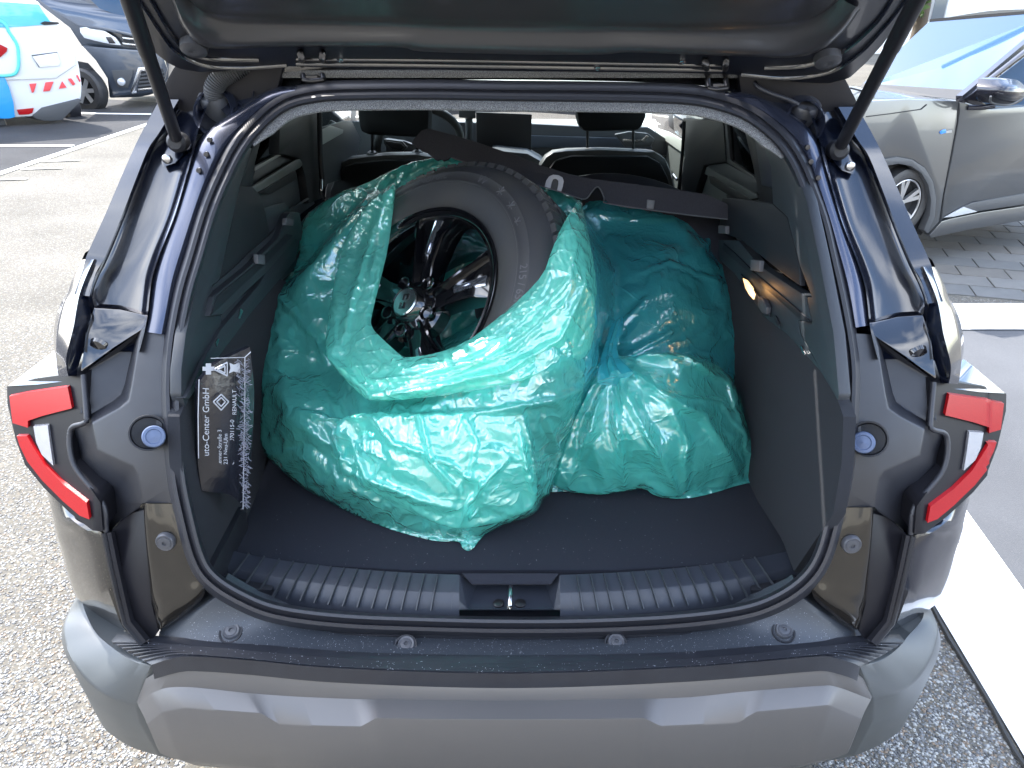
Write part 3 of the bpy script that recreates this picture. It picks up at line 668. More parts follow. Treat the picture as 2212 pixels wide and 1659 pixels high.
surf('windscreen', [[V((-.58,3.25,1.56)),V((0,3.30,1.59)),V((.58,3.25,1.56))],[V((-.70,3.9,1.10)),V((0,4.1,1.12)),V((.70,3.9,1.10))]], glass, car, 12, 2)
surf('bonnet', [[V((-.76,3.95,1.08)),V((0,4.12,1.12)),V((.76,3.95,1.08))],[V((-.76,4.6,1.03)),V((0,4.7,1.07)),V((.76,4.6,1.03))],[V((-.72,5.15,.90)),V((0,5.25,.92)),V((.72,5.15,.90))]], dashl_paint, car, 20, 20)
plate('underbody', [V((-.84,1.15,.34)),V((.84,1.15,.34)),V((.84,5.2,.34)),V((-.84,5.2,.34))], trimd, car, .03, .003, d=(0,0,-1))
# ------------------------------------------------------------- cabin
plate('folded_seat_back', [V((-.53,2.0,.735)),V((.52,2.0,.735)),V((.52,2.75,.66)),V((-.53,2.75,.66))], seatm, car, .08, .02, d=(0,0,-1))
plate('cabin_floor', [V((-.8,2.3,.42)),V((.8,2.3,.42)),V((.8,4.1,.42)),V((-.8,4.1,.42))], trimd, car, .03, .003, d=(0,0,-1))
plate('bulkhead', [V((-.75,4.0,.42)),V((.75,4.0,.42)),V((.75,3.98,1.02)),V((-.75,3.98,1.02))], trimd, car, .03, .003, d=(0,1,0))
def fp(name, pts, Y, m, th=.03, bevel=.006, tilt=0, parent=None):
    return plate(name, [PY(u, v, Y + (q[0] if q else 0)) for u, v, *q in pts], m, parent or car, th, bevel, d=(0,1,-.1))
# dash
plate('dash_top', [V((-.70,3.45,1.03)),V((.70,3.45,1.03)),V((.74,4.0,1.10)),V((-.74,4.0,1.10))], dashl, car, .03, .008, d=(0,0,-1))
fp('dash_face', [(690,262),(929,262),(1149,267),(1247,272),(1400,274),(1440,300),(1440,400),(690,400)], 3.45, dashm, .06, .01)
fp('dash_shelf', [(1120,292),(1400,300),(1410,322),(1120,318)], 3.42, dashblue, .02, .004)
fp('instrument_hood', [(929,233),(962,241),(983,258),(995,290),(985,298),(929,296)], 3.40, dashm, .10, .01)
scr = fp('centre_screen', [(1028,242),(1149,247),(1147,325),(1140,330),(1030,318)], 3.32, screenm, .02, .003)
fp('phone_holder', [(991,234),(1027,235),(1027,256),(991,254)], 3.22, dashm, .03, .004)
tube('holder_stem', [PY(1013,256,3.24), PY(1014,280,3.25), PY(1014,300,3.28)], .016, dashm, car)
sw = cr([PY(u, v, 3.12) for u, v in [(815,330),(818,300),(835,262),(870,240),(920,234),(960,248),(985,270),(996,300),(998,340),(980,390),(930,420),(870,415),(830,380)]], 60, True)
sweep('steering_wheel', sw, circ(.016, 10), seatg, car, True, up=(0,.3,1))
fp('wheel_hub', [(832,298),(873,304),(905,316),(935,330),(930,372),(890,385),(850,372),(833,340)], 3.14, dashm, .03, .01)
fp('wheel_button_frame', [(829,300),(868,305),(880,318),(870,329),(845,326),(828,310)], 3.11, seatg, .02, .004)
fp('wheel_buttons', [(833,304),(866,309),(874,318),(866,325),(847,322),(833,311)], 3.10, screenm, .01, .003)
for pts in ([(1328,290),(1360,284),(1400,288),(1415,300),(1405,318),(1350,318)],):
    ven = fp('air_vent', pts, 3.36, dashm, .03, .006)
    fp('vent_slat', [(1345,300),(1385,301),(1385,306),(1345,305)], 3.34, metal, .006, .001, parent=ven)
    fp('vent_slat', [(1385,303),(1398,292),(1402,295),(1390,307)], 3.34, metal, .006, .001, parent=ven)
fp('air_vent', [(705,272),(722,265),(740,270),(740,290),(715,292)], 3.3, doorl, .03, .006)
tube('vent_slat', [PY(722,284,3.28), PY(735,297,3.28), PY(768,297,3.28)], .006, doorl, car)
# gear console
fp('centre_console', [(1060,322),(1140,330),(1180,352),(1170,420),(1040,400)], 3.1, dashm, .3, .02)
tube('gear_lever', [PY(1102,352,3.0), PY(1098,340,3.0), PY(1090,344,3.0)], .008, metal, car)
# front seats
def seat(pts_rim, pts_in, hd, posts, Y):
    st = fp('front_seat', pts_rim, Y, seatg, .10, .03)
    fp('seat_back_panel', pts_in, Y - .025, seatm, .05, .015, parent=st)
    h = fp('headrest', hd, Y + .02, seatm, .11, .03, parent=st)
    for (u, v0, v1) in posts:
        tube('headrest_post', [PY(u, v0, Y + .06), PY(u, v1, Y + .06)], .0055, trimd, st, seg=10)
        lathe('post_collar', PY(u, v1, Y + .045), (0,-.2,1), [(.022,-.01),(.022,.004),(.017,.01),(.009,.011),(.008,.004)], greyp, st, 20)
seat([(1158,420),(1166,356),(1178,338),(1195,327),(1225,323),(1300,321),(1416,326),(1440,342),(1452,372),(1462,420),(1465,520),(1150,520)],
     [(1172,420),(1180,372),(1200,346),(1235,336),(1400,337),(1428,352),(1444,385),(1452,420),(1454,520),(1165,520)],
     [(1243,200),(1395,205),(1396,252),(1388,272),(1379,282),(1262,284),(1250,270),(1245,240)], [(1269,280,328),(1368,280,330)], 2.92)
seat([(692,520),(700,410),(712,372),(728,352),(754,340),(830,332),(900,331),(935,336),(960,360),(985,420),(990,520)],
     [(705,520),(712,415),(724,380),(742,360),(766,352),(830,346),(895,345),(925,352),(948,380),(968,420),(970,520)],
     [(770,200),(928,195),(929,250),(927,300),(905,298),(800,292),(775,288),(771,250)], [(804,284,334),(901,290,332)], 2.92)
# door cards (inside of the doors)
def door(pts, x, m, th=.02, bevel=.004): wall('door_card', pts, x, m, th, bevel)
wall('door_card', [(1416,277),(1440,285),(1478,306),(1480,345),(1470,420),(1440,420),(1430,340),(1412,300)], .70, doorl)
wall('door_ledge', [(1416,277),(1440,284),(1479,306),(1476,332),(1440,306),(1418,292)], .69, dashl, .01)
wall('door_card', [(1478,340),(1515,354),(1511,370),(1500,420),(1460,470),(1466,410)], .66, dashm)
wall('door_card', [(1509,362),(1513,354),(1565,350),(1600,366),(1636,386),(1640,430),(1660,470),(1680,520),(1540,520),(1495,440)], .665, doorl)
wall('door_ledge', [(1513,355),(1565,350),(1632,388),(1637,414),(1630,420),(1618,417),(1509,366)], .655, dashm, .01, .004)
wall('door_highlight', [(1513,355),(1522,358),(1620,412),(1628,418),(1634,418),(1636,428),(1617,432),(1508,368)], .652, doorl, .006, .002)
wall('door_pocket', [(1530,379),(1540,382),(1616,428),(1636,452),(1612,446),(1545,404),(1534,396)], .650, trimd, .006)
wall('door_pocket', [(1568,420),(1590,430),(1598,446),(1640,480),(1600,470),(1575,450)], .650, trimd, .006)
wall('centre_pillar_trim', [(1474,255),(1560,262),(1562,272),(1567,350),(1520,357),(1500,420),(1466,420),(1478,340)], .64, trimd, .03, .006)
wall('window_frame', [(1558,266),(1570,268),(1577,348),(1566,350)], .645, dashm, .01)
wall('window_frame', [(1566,349),(1577,345),(1632,384),(1633,390)], .644, trimp, .01)
wall('rear_pillar_trim', [(1608,284),(1622,286),(1664,330),(1668,440),(1664,460),(1640,440),(1636,414),(1626,360)], .60, trimd, .02, .004)
wall('rear_pillar_trim', [(1630,300),(1664,325),(1670,400),(1662,405),(1644,400)], .585, dashblue2, .01, .003)
tube('seat_belt', [PX(1478,262,.62), PX(1474,330,.62), PX(1466,412,.62)], .006, trimd, car)
tube('door_handle', [PX(1455,378,.64), PX(1462,388,.64)], .006, metal, car); tube('door_handle', [PX(1468,404,.64), PX(1470,412,.64)], .005, metal, car)
# left doors
wall('centre_pillar_trim', [(606,262),(690,240),(692,300),(695,330),(700,400),(695,430),(668,440),(660,380),(648,343),(611,334),(603,334)], -.62, trimd, .03, .006)
wall('window_frame', [(597,277),(611,262),(604,335),(589,333)], -.64, dashm, .01)
wall('window_frame', [(552,361),(601,333),(613,333),(552,369)], -.63, doorhl, .01)  # lit strip of the door top, drawn in a paler colour
wall('door_card', [(552,367),(613,333),(646,343),(668,380),(680,440),(640,470),(545,520),(520,480),(540,410)], -.645, dashm)
wall('door_ledge', [(546,403),(640,345),(648,343),(657,353),(650,362),(558,416),(548,412)], -.62, doorl, .01, .004)
wall('door_pocket', [(560,416),(639,368),(640,388),(584,420)], -.617, trimd, .006)
wall('door_pocket', [(626,452),(667,427),(669,430),(628,456)], -.61, greyp, .006)
wall('door_card', [(691,276),(742,262),(760,262),(780,300),(760,380),(700,400),(695,330)], -.66, dashm)
wall('door_ledge', [(691,283),(716,271),(742,280),(741,288),(693,315)], -.655, dashl, .01)
wall('rear_pillar_trim', [(566,298),(552,352),(546,403),(519,403),(546,319),(560,300)], -.57, trimd, .02, .004)
tube('seat_belt', [PX(690,240,-.60), PX(692,330,-.60), PX(697,400,-.60)], .008, trimd, car)
tube('belt_buckle', [PX(694,388,-.6), PX(694,415,-.6), PX(700,428,-.6)], .006, metal, car)
wall('shelf_support', [(568,449),(615,438),(629,455),(584,506)], -.552, trimp, .008)
# ================================================================== wheel in the open bag
WC = V((-.22, .17, 1.55)); wn_ = V((-.71, .46, -1.)).normalized()
def c2w(p): return O + V((p[0], p[2] * CP + p[1] * SP, -p[2] * SP + p[1] * CP))
C0 = c2w(WC); AX = (c2w(wn_) - O).normalized()
upimg = (c2w(V((0, 1, 0))) - O)
WX = AX.cross(upimg).normalized() * -1; WY = AX.cross(WX).normalized()
if WY.dot(upimg) < 0: WY = -WY
if WX.x < 0: WX = -WX
def WP(x, y, h=0.): return C0 + WX * x + WY * y + AX * h
def wpol(r, a, h=0.): a = math.radians(a); return WP(r * math.cos(a), r * math.sin(a), h)
wheel = thing('spare_wheel', 'black alloy wheel with winter tyre showing through the torn open green bag', 'wheel', tuple(C0))
# tyre: lathe with rounded sidewall; h=0 at rim lip
tp = [(.225,-.006),(.232,.002),(.240,.006),(.256,.011),(.275,.0145),(.283,.0145),(.284,.0155),(.287,.0155),(.288,.0145),(.305,.012),(.309,.0125),(.312,.0095),(.322,.005),(.333,-.004),(.341,-.015),(.346,-.022),(.352,-.034),(.355,-.06),(.356,-.11),(.355,-.16),(.350,-.19),(.338,-.205),(.28,-.225),(.235,-.215),(.225,-.205)]
def lathe2(name, prof, m, parent, n=96):
    rows = [[wpol(r, 360 * j / n, h) for j in range(n)] for r, h in prof]
    return grid(name, rows, m, parent, closed=True)
tyre = lathe2('tyre', tp, tyrem, wheel)
# tread blocks on the shoulder and crown (one joined part)
vs, fs = [], []
for k in range(72):
    a = k * 5.0
    for (h0, h1, r0, r1, sk) in [(-.020,-.052,.349,.3615,0),(-.060,-.092,.356,.3635,1.2),(-.100,-.130,.357,.3635,-1.2),(-.138,-.168,.356,.362,0)]:
        b = len(vs)
        for rr, aw in ((r0, 1.95), (r1, 1.7)):
            for hh, da in ((h0, -aw + sk), (h0 , aw + sk), (h1, aw - sk), (h1, -aw - sk)):
                q = rr - (.006 if (hh == -.020) else 0)
                vs.append(wpol(q, a + da, hh))
        fs += [[b+4,b+5,b+6,b+7],[b,b+1,b+5,b+4],[b+1,b+2,b+6,b+5],[b+2,b+3,b+7,b+6],[b+3,b,b+4,b+7]]
tb = mk('tread_blocks', vs, fs, tyrem, wheel, False)
# rim
barrel = lathe2('rim', [(.219,-.20),(.205,-.19),(.198,-.06),(.206,-.018),(.212,-.004),(.222,.003),(.2275,.003),(.2285,-.002),(.226,-.008)], rimm, wheel)
lathe2('rim_edge_line', [(.2085,-.0065),(.2095,-.003),(.2105,-.0065)], metal, barrel, 96)
def wplate(name, pts, h0, h1, m, bev=.003, parent=None):
    """pts (x,y[,h]) in wheel plane; extruded backwards"""
    k = len(pts); top = [WP(p[0], p[1], p[2] if len(p) > 2 else h0) for p in pts]; bot = [WP(p[0], p[1], h1) for p in pts]
    fs = [list(range(k)), list(range(2*k-1,k-1,-1))] + [[i,(i+1)%k,(i+1)%k+k,i+k] for i in range(k)]
    return mk(name, top + bot, fs, m, parent or wheel, True, bev)
def rot2(pts, a):
    a = math.radians(a); c, s = math.cos(a), math.sin(a)
    return [(p[0]*c - p[1]*s, p[0]*s + p[1]*c) + tuple(p[2:]) for p in pts]
# five swept double spokes; each spoke: tapered body, cut face near the lip
for k in range(5):
    a = 14 + 72 * k
    body = rot2([(.045,-.032,-.016),(.10,-.029,-.010),(.16,-.036,-.006),(.210,-.052,-.010),(.210,.052,-.010),(.17,.046,-.006),(.10,.026,-.010),(.045,.028,-.016)], a)
    sp_ = wplate('spoke', body, 0, -.055, rimm, .006)
    wplate('spoke_face', rot2([(.118,-.012,-.004),(.198,-.022,-.004),(.200,.002,-.004),(.118,.002,-.004)], a), 0, -.014, facem, .002, sp_)
    rd = [WP(*p) for p in rot2([(.050,.010,-.008),(.09,.016,-.002),(.14,.028,.001),(.202,.046,.0)], a)]
    sweep('spoke_ridge', cr(rd, 20), [(-.004,-.012),(-.0028,.002),(.0028,.002),(.004,-.012)], rimm, sp_, up=tuple(AX))
    wplate('spoke_hook', rot2([(.150,.046,-.014),(.165,.040,-.008),(.208,.052,-.008),(.205,.070,-.010),(.170,.060,-.012)], a), 0, -.05, rimm, .004, sp_)
    lug = rot2([(.060,.0)], a + 36)[0]
    lathe('lug_recess', WP(lug[0], lug[1], -.012), AX, [(.017,.006),(.016,.008),(.013,.007),(.011,-.012),(.007,-.008),(0,-.007)], rimm, wheel, 20)
lathe('hub', WP(0,0,-.015), AX, [(.080,-.04),(.078,-.012),(.062,-.002),(.044,.006),(.038,.020),(.036,.022),(.034,.018),(0,.018)], rimm, wheel, 40)
cap = lathe('centre_cap', WP(0,0,.006), AX, [(.0325,-.004),(.032,.001),(.029,.003),(.026,.0026),(0,.0028)], capm, wheel, 40)
# emblem: two facing brackets
def emb(pts):
    return wplate('cap_emblem', pts, .0102, .0085, piano, 0, cap)
for s in (1, -1):
    y = lambda q: q * s
    emb([(x*1.0, yy, .0102) for x, yy in ([(-.006,.003),( -.002,.003),(-.002,.012),(.005,.012),(.005,.003),(.009,.003),(.009,.0165),(-.006,.0165)] if s>0 else [(.004,-.003),(-.0,-.003),(.0,-.012),(-.007,-.012),(-.007,-.003),(-.011,-.003),(-.011,-.0165),(.004,-.0165)])])
# raised lettering on the sidewall
def wtext(txt, a0, r, size, flip=False, name='sidewall_lettering'):
    cu = bpy.data.curves.new('t', 'FONT'); cu.body = txt; cu.size = size; cu.extrude = .0006; cu.align_x = 'CENTER'
    ob = bpy.data.objects.new('t', cu); COL.objects.link(ob)
    dg = bpy.context.evaluated_depsgraph_get(); me = bpy.data.meshes.new_from_object(ob.evaluated_get(dg))
    bpy.data.objects.remove(ob); vs = []
    for v in me.vertices:
        x, y, z = v.co
        rr = r + y; ang = a0 - math.degrees(x / r); hh = .0150 - max(0, rr - .285) * .18 - max(0, .27 - rr) * .22
        vs.append(wpol(rr, ang, hh + z))
    return mk(name, vs, [list(p.vertices) for p in me.polygons], letterm, tyre, False)
wtext('215 / 65R', 2, .290, .022); wtext('Nordic', 92, .292, .030); wtext('W', 63, .292, .030)
for a, r in ((50,.300),(40,.297),(31,.293)):
    for q in range(3):
        d = math.radians(60*q); c = WP(r*math.cos(math.radians(a)), r*math.sin(math.radians(a)), .0135)
        e = (WX*math.cos(d)+WY*math.sin(d))*.011; sweep('snowflake_mark', [c-e, c+e], [(-.0008,-.002),(-.0008,.0008),(.0008,.0008),(.0008,-.002)], letterm, tyre, up=tuple(AX))
# other wheels in the bags
def plainwheel(label, c, ax):
    w = thing('wheel_in_bag', label, 'wheel', c, 'wheels inside the green bags')
    lathe('tyre', V(c), ax, [(.225,-.10),(.29,-.105),(.335,-.10),(.352,-.08),(.355,-.03),(.355,.03),(.352,.08),(.335,.10),(.29,.108),(.235,.10),(.225,.09),(.215,.05)], rubber, w, 64)
    r = lathe('rim', V(c), ax, [(.222,-.10),(.21,.05),(.222,.10),(.215,.095),(.19,.06),(.06,.05),(.05,.07),(0,.07)], rimm, w, 48)
    return w
plainwheel('wheel lying flat on the boot floor inside the bottom of the open green bag', (-.19, 1.545, .835), (0,0,1))
plainwheel('wheel leaning inside the closed green bag at the right of the boot', (.255, 1.80, .965), (-.02,-.62,.78))
# ================================================================== parcel shelf board
BP, BN = V((.30, 1.74, 1.155)), V((-.06, -1, .35))
def PB(u, v, off=0): return PP(u, v, BP + BN.normalized() * off, BN)
bo = [(924,277),(985,293),(1045,312),(1110,334),(1166,356),(1230,376),(1274,385),(1370,397),(1466,410),(1524,419),(1570,439),(1593,471),(1591,475),(1462,460),(1380,450),(1316,439),(1306,430),(1299,412),(1293,402),(1287,403),(1280,412),(1275,422),(1268,427),(1254,428),(1212,414),(1129,389),(1037,360),(974,339),(966,345),(958,348),(952,344),(946,347),(941,346),(930,336),(924,331),(900,319),(889,310),(893,301),(899,294),(910,282)]
board = plate('parcel_shelf', [PB(u, v) for u, v in bo], boardfelt, None, .012, .002, d=tuple(-BN))
tagm(board, 'dark felt parcel shelf board lying slanted over the green bags', 'shelf board')
U = [(1176,404),(1180,390),(1186,381),(1195,377),(1206,378),(1215,383),(1218,391),(1216,402),(1212,415),(1203,412),(1206,398),(1206,390),(1201,386),(1195,387),(1192,394),(1189,408)]
plate('handle_surround', [PB(u, v, .004) for u, v in U], whitep, board, .01, .0015, d=tuple(-BN))
plate('handle_opening', [PB(u, v, .0015) for u, v in [(1189,408),(1192,394),(1195,387),(1201,386),(1206,390),(1206,398),(1203,412)]], screenm, board, .004, 0, d=tuple(-BN))
plate('shelf_tab', [PB(u, v, .004) for u, v in [(1398,431),(1415,433),(1412,452),(1397,450)]], greyp, board, .012, .001, d=tuple(-BN))
tube('cord_loop', [PB(u, v, .002) for u, v in [(1590,476),(1586,480),(1584,486),(1589,489),(1593,484),(1590,477)]], .003, greyp, board, 20)
tube('board_edge_piping', [PB(u, v, .003) for u, v in [(974,340),(1037,361),(1129,390),(1212,415),(1254,429),(1268,428),(1278,415),(1290,403),(1299,412),(1306,430),(1316,440),(1462,461),(1591,476)]], .0016, greyp, board, 120, 6)
# ================================================================== safety kit pouch in the side pocket
kit = thing('safety_kit', 'black plastic pouch with white printing standing in the left side pocket', 'safety kit', (-.52, 1.2, .8))
KX = -.512
KP0 = PX(430, 950, -.535); KN = V((.75, -.66, .0)).normalized()
def KP(u, v, off=0): return PP(u, v, KP0 + KN * off, KN)
bodyk = surf('pouch', [[KP(427,830),KP(460,790),KP(500,768),KP(540,750,.004)],[KP(427,900),KP(460,890,.012),KP(500,880,.016),KP(549,850,.010)],[KP(428,1000),KP(465,1000,.014),KP(500,1000,.02),KP(544,960,.014)],[KP(436,1060),KP(470,1065,.006),KP(500,1070,.010),KP(530,1098,.008)]], pouchm, kit, 30, 40, th=.01, thd=tuple(-KN))
def ktext(txt, u, v, size, name='pouch_lettering', off=.019):
    """reads upwards; (u,v) is the start of the line in the picture"""
    cu = bpy.data.curves.new('t', 'FONT'); cu.body = txt; cu.size = 1; cu.extrude = 0
    ob = bpy.data.objects.new('t', cu); COL.objects.link(ob)
    dg = bpy.context.evaluated_depsgraph_get(); me = bpy.data.meshes.new_from_object(ob.evaluated_get(dg)); bpy.data.objects.remove(ob)
    a = KP(u, v, off); b = KP(u, v - 60, off); up = (b - a); L1 = up.length; up.normalize()
    side = (KP(u + 30, v, off) - a); S2 = size * side.length / 30; side.normalize(); S = size * L1 / 60
    vs = [a + up * p.co.x * S - side * p.co.y * S2 + KN * .0008 for p in me.vertices]
    return mk(name, vs, [list(p.vertices) for p in me.polygons], whitep, kit, False)
ktext('uto-Center GmbH', 451, 985, 19)
ktext('.enner-Straße 3', 478, 1003, 12); ktext('231 Neu-Ulm', 491, 1003, 12); ktext('on 0731 / 970115-0', 505, 1003, 12); ktext('RENAULT', 510, 896, 12.5)
def kline(pts, w=1.3, closed=False, off=.0185):
    P = [KP(u, v, off) for u, v in pts]
    if closed: P.append(P[0])
    for a, b in zip(P, P[1:]): sweep('printed_line', [a, b], [(-.0005*w,-.0006),(-.0005*w,.0006),(.0005*w,.0006),(.0005*w,-.0006)], whitep, kit, up=(1,0,0))
kline([(461,868),(478,852),(494,868),(478,886)], 2, True); kline([(468,868),(478,859),(487,868),(478,878)], 2, True)
kline([(462,798),(491,783),(491,812)], 2.2, True); kline([(470,798),(486,790),(486,806)], 2, True)
plate('printed_cross', [KP(u, v, .017) for u, v in [(446,785),(456,785),(456,792),(463,792),(463,801),(456,801),(456,809),(446,809),(446,801),(439,801),(439,792),(446,792)]], whitep, kit, .001, 0, d=(-1,0,0))
plate('printed_vest', [KP(u, v, .0185) for u, v in [(497,784),(505,788),(512,786),(518,784),(519,806),(505,802),(496,806),(499,795)]], whitep, kit, .001, 0, d=(-1,0,0))
kline([(456,774),(529,772)], 1); kline([(529,772),(529,860),(527,960),(525,1100)], 1.2); kline([(430,820),(428,900),(429,990)], 1); kline([(529,772),(542,760)],1)
# net in front of the pouch: many fine strands, one part
vs, fs = [], []
def strand(a, b, w=.0006):
    t = (b - a).normalized(); s = t.cross(V((1,0,0))).normalized() * w; k = len(vs)
    vs.extend([a - s, a + s, b + s, b - s]); fs.append([k,k+1,k+2,k+3])
for k in range(520):
    v = random.uniform(775, 1095); f = (v - 775) / 320
    lo = 505 + 22 * f if v > 800 else 518; lo = 512 + 14*f; u = random.uniform(lo, 541 - 6*f)
    a = KP(u, v, .020); b = KP(u + random.uniform(-9, 9), v + random.uniform(-9, 9), .021); strand(a, b)
mk('elastic_net', vs, fs, netm, kit, False, 0, 'stuff')
# ================================================================== bags
from mathutils.bvhtree import BVHTree
def film(name, dens, col=(.03, .56, .47), tint=(.16, .66, .64), rough=.15, fine=.2):
    m = bpy.data.materials.new(name); m.use_nodes = True; nt = m.node_tree; nt.nodes.clear(); N_ = nt.nodes.new; lk = nt.links.new
    tc = N_('ShaderNodeTexCoord')
    n1 = N_('ShaderNodeTexNoise'); n1.inputs['Scale'].default_value = 26; n1.inputs['Detail'].default_value = 5; n1.inputs['Distortion'].default_value = 1.6
    lk(tc.outputs['Object'], n1.inputs['Vector'])
    vo = N_('ShaderNodeTexVoronoi'); vo.feature = 'DISTANCE_TO_EDGE'; vo.inputs['Scale'].default_value = 34
    mx = N_('ShaderNodeMix'); mx.data_type = 'VECTOR'; mx.inputs[0].default_value = .12
    lk(tc.outputs['Object'], mx.inputs[4]); lk(n1.outputs['Color'], mx.inputs[5]); lk(mx.outputs[1], vo.inputs['Vector'])
    def ridge(scale, dist, pw, stretch):
        mp_ = N_('ShaderNodeMapping'); mp_.inputs['Scale'].default_value = stretch; mp_.inputs['Rotation'].default_value = (.3, .5, .7*scale)
        lk(tc.outputs['Object'], mp_.inputs[0]); n = N_('ShaderNodeTexNoise'); n.inputs['Scale'].default_value = scale; n.inputs['Detail'].default_value = 2.5; n.inputs['Distortion'].default_value = dist; lk(mp_.outputs[0], n.inputs['Vector'])
        a1 = N_('ShaderNodeMath'); a1.operation = 'MULTIPLY_ADD'; lk(n.outputs['Fac'], a1.inputs[0]); a1.inputs[1].default_value = 2; a1.inputs[2].default_value = -1
        a2 = N_('ShaderNodeMath'); a2.operation = 'ABSOLUTE'; lk(a1.outputs[0], a2.inputs[0])
        a3 = N_('ShaderNodeMath'); a3.operation = 'SUBTRACT'; a3.inputs[0].default_value = 1; lk(a2.outputs[0], a3.inputs[1])
        a4 = N_('ShaderNodeMath'); a4.operation = 'POWER'; lk(a3.outputs[0], a4.inputs[0]); a4.inputs[1].default_value = pw; return a4
    r1 = ridge(9, .8, 9, (1, 1, 1.6)); r2 = ridge(26, 1.2, 6, (1.7, 1, 1)); r3 = ridge(60, .8, 4, (1, 1.4, 1))
    s1 = N_('ShaderNodeMath'); s1.operation = 'MULTIPLY_ADD'; lk(r2.outputs[0], s1.inputs[0]); s1.inputs[1].default_value = .26; lk(r1.outputs[0], s1.inputs[2])
    s2 = N_('ShaderNodeMath'); s2.operation = 'MULTIPLY_ADD'; lk(r3.outputs[0], s2.inputs[0]); s2.inputs[1].default_value = .05; lk(s1.outputs[0], s2.inputs[2])
    bp = N_('ShaderNodeBump'); bp.inputs['Strength'].default_value = fine*2.1; bp.inputs['Distance'].default_value = .005; lk(s2.outputs[0], bp.inputs['Height'])
    df = N_('ShaderNodeBsdfDiffuse'); df.inputs[0].default_value = (*col, 1); tl = N_('ShaderNodeBsdfTranslucent'); tl.inputs[0].default_value = (*col, 1)
    lk(bp.outputs[0], df.inputs['Normal']); lk(bp.outputs[0], tl.inputs['Normal'])
    a = N_('ShaderNodeMixShader'); a.inputs[0].default_value = .5; lk(df.outputs[0], a.inputs[1]); lk(tl.outputs[0], a.inputs[2])
    tr = N_('ShaderNodeBsdfTransparent'); tr.inputs[0].default_value = (*tint, 1)
    b = N_('ShaderNodeMixShader'); b.inputs[0].default_value = dens; lk(tr.outputs[0], b.inputs[1]); lk(a.outputs[0], b.inputs[2])
    g = N_('ShaderNodeBsdfGlossy'); g.inputs['Roughness'].default_value = rough; g.inputs[0].default_value = (.95, 1, 1, 1); lk(bp.outputs[0], g.inputs['Normal'])
    ge = N_('ShaderNodeNewGeometry'); dt = N_('ShaderNodeVectorMath'); dt.operation = 'DOT_PRODUCT'; lk(ge.outputs['Incoming'], dt.inputs[0]); lk(bp.outputs[0], dt.inputs[1])
    ab = N_('ShaderNodeMath'); ab.operation = 'ABSOLUTE'; lk(dt.outputs['Value'], ab.inputs[0])
    iv = N_('ShaderNodeMath'); iv.operation = 'SUBTRACT'; iv.inputs[0].default_value = 1; lk(ab.outputs[0], iv.inputs[1])
    pw = N_('ShaderNodeMath'); pw.operation = 'POWER'; lk(iv.outputs[0], pw.inputs[0]); pw.inputs[1].default_value = 4.2
    f2 = N_('ShaderNodeMath'); f2.operation = 'MULTIPLY_ADD'; lk(pw.outputs[0], f2.inputs[0]); f2.inputs[1].default_value = .8; f2.inputs[2].default_value = .19; f2.use_clamp = True
    c = N_('ShaderNodeMixShader'); lk(f2.outputs[0], c.inputs[0]); lk(b.outputs[0], c.inputs[1]); lk(g.outputs[0], c.inputs[2])
    o = N_('ShaderNodeOutputMaterial'); lk(c.outputs[0], o.inputs[0]); return m
film1 = film('green_film', .56, (.19,.95,.82), (.15,.64,.69)); film2 = film('green_film_folded', .74, (.23, .98, .80)); film3 = film('green_film_deep', .50, (.11, .82, .86), (.12,.55,.70)); filmf = film('green_film_double', .62, (.22,.97,.83), (.15,.64,.68)); filmb = film('green_film_lining', .85, (.10,.70,.60), rough=.2)
# things the film rests on
bvhs = []
dg = bpy.context.evaluated_depsgraph_get()
def add_bvh(root):
    for o in bpy.data.objects:
        p = o
        while p.parent: p = p.parent
        if p is root and o.type == 'MESH' and len(o.data.polygons):
            q = o; off = V((0,0,0))
            while q: off += q.location; q = q.parent
            bvhs.append(BVHTree.FromPolygons([v.co + off for v in o.data.vertices], [list(f.vertices) for f in o.data.polygons]))
for o in list(bpy.data.objects):
    if o.name.startswith('spare_wheel') or o.name.startswith('wheel_in_bag'): add_bvh(o)
STEP = 10
GU = np.arange(480, 1760, STEP); GV = np.arange(300, 1260, STEP)
OD = np.full((len(GV), len(GU)), 9.)
for i, v in enumerate(GV):
    for j, u in enumerate(GU):
        r = ray(u, v); rn = r.normalized(); L = 1 / rn.dot(V((0, CP, -SP)))
        for b in bvhs:
            h = b.ray_cast(O, rn)
            if h[0] is not None: OD[i, j] = min(OD[i, j], h[3] / L)
def fl_depth(v, z=FLZ + .004): r = ray(1106, v); return (z - CAM_H) / r.z if r.z < -.05 else 9.
def rbf(ctrl):
    P = np.array([(c[0], c[1]) for c in ctrl]) / 300.; y = np.array([c[2] for c in ctrl])
    def K(r): return r * r * np.log(r + 1e-6)
    n = len(P); D = np.sqrt(((P[:, None] - P[None]) ** 2).sum(-1)); A = np.zeros((n + 3, n + 3))
    A[:n, :n] = K(D) + np.eye(n) * .01; A[:n, n] = 1; A[:n, n+1:] = P; A[n, :n] = 1; A[n+1:, :n] = P.T
    w = np.linalg.solve(A, np.concatenate([y, [0, 0, 0]]))
    def f(Q):
        Q = Q / 300.; D = np.sqrt(((Q[:, None] - P[None]) ** 2).sum(-1)); return K(D) @ w[:n] + w[n] + Q @ w[n+1:]
    return f
def blur(A, k):
    for _ in range(k):
        B = np.pad(A, 1, mode='edge'); A = (B[:-2,1:-1] + B[2:,1:-1] + B[1:-1,:-2] + B[1:-1,2:] + 2*B[1:-1,1:-1]) / 6
    return A
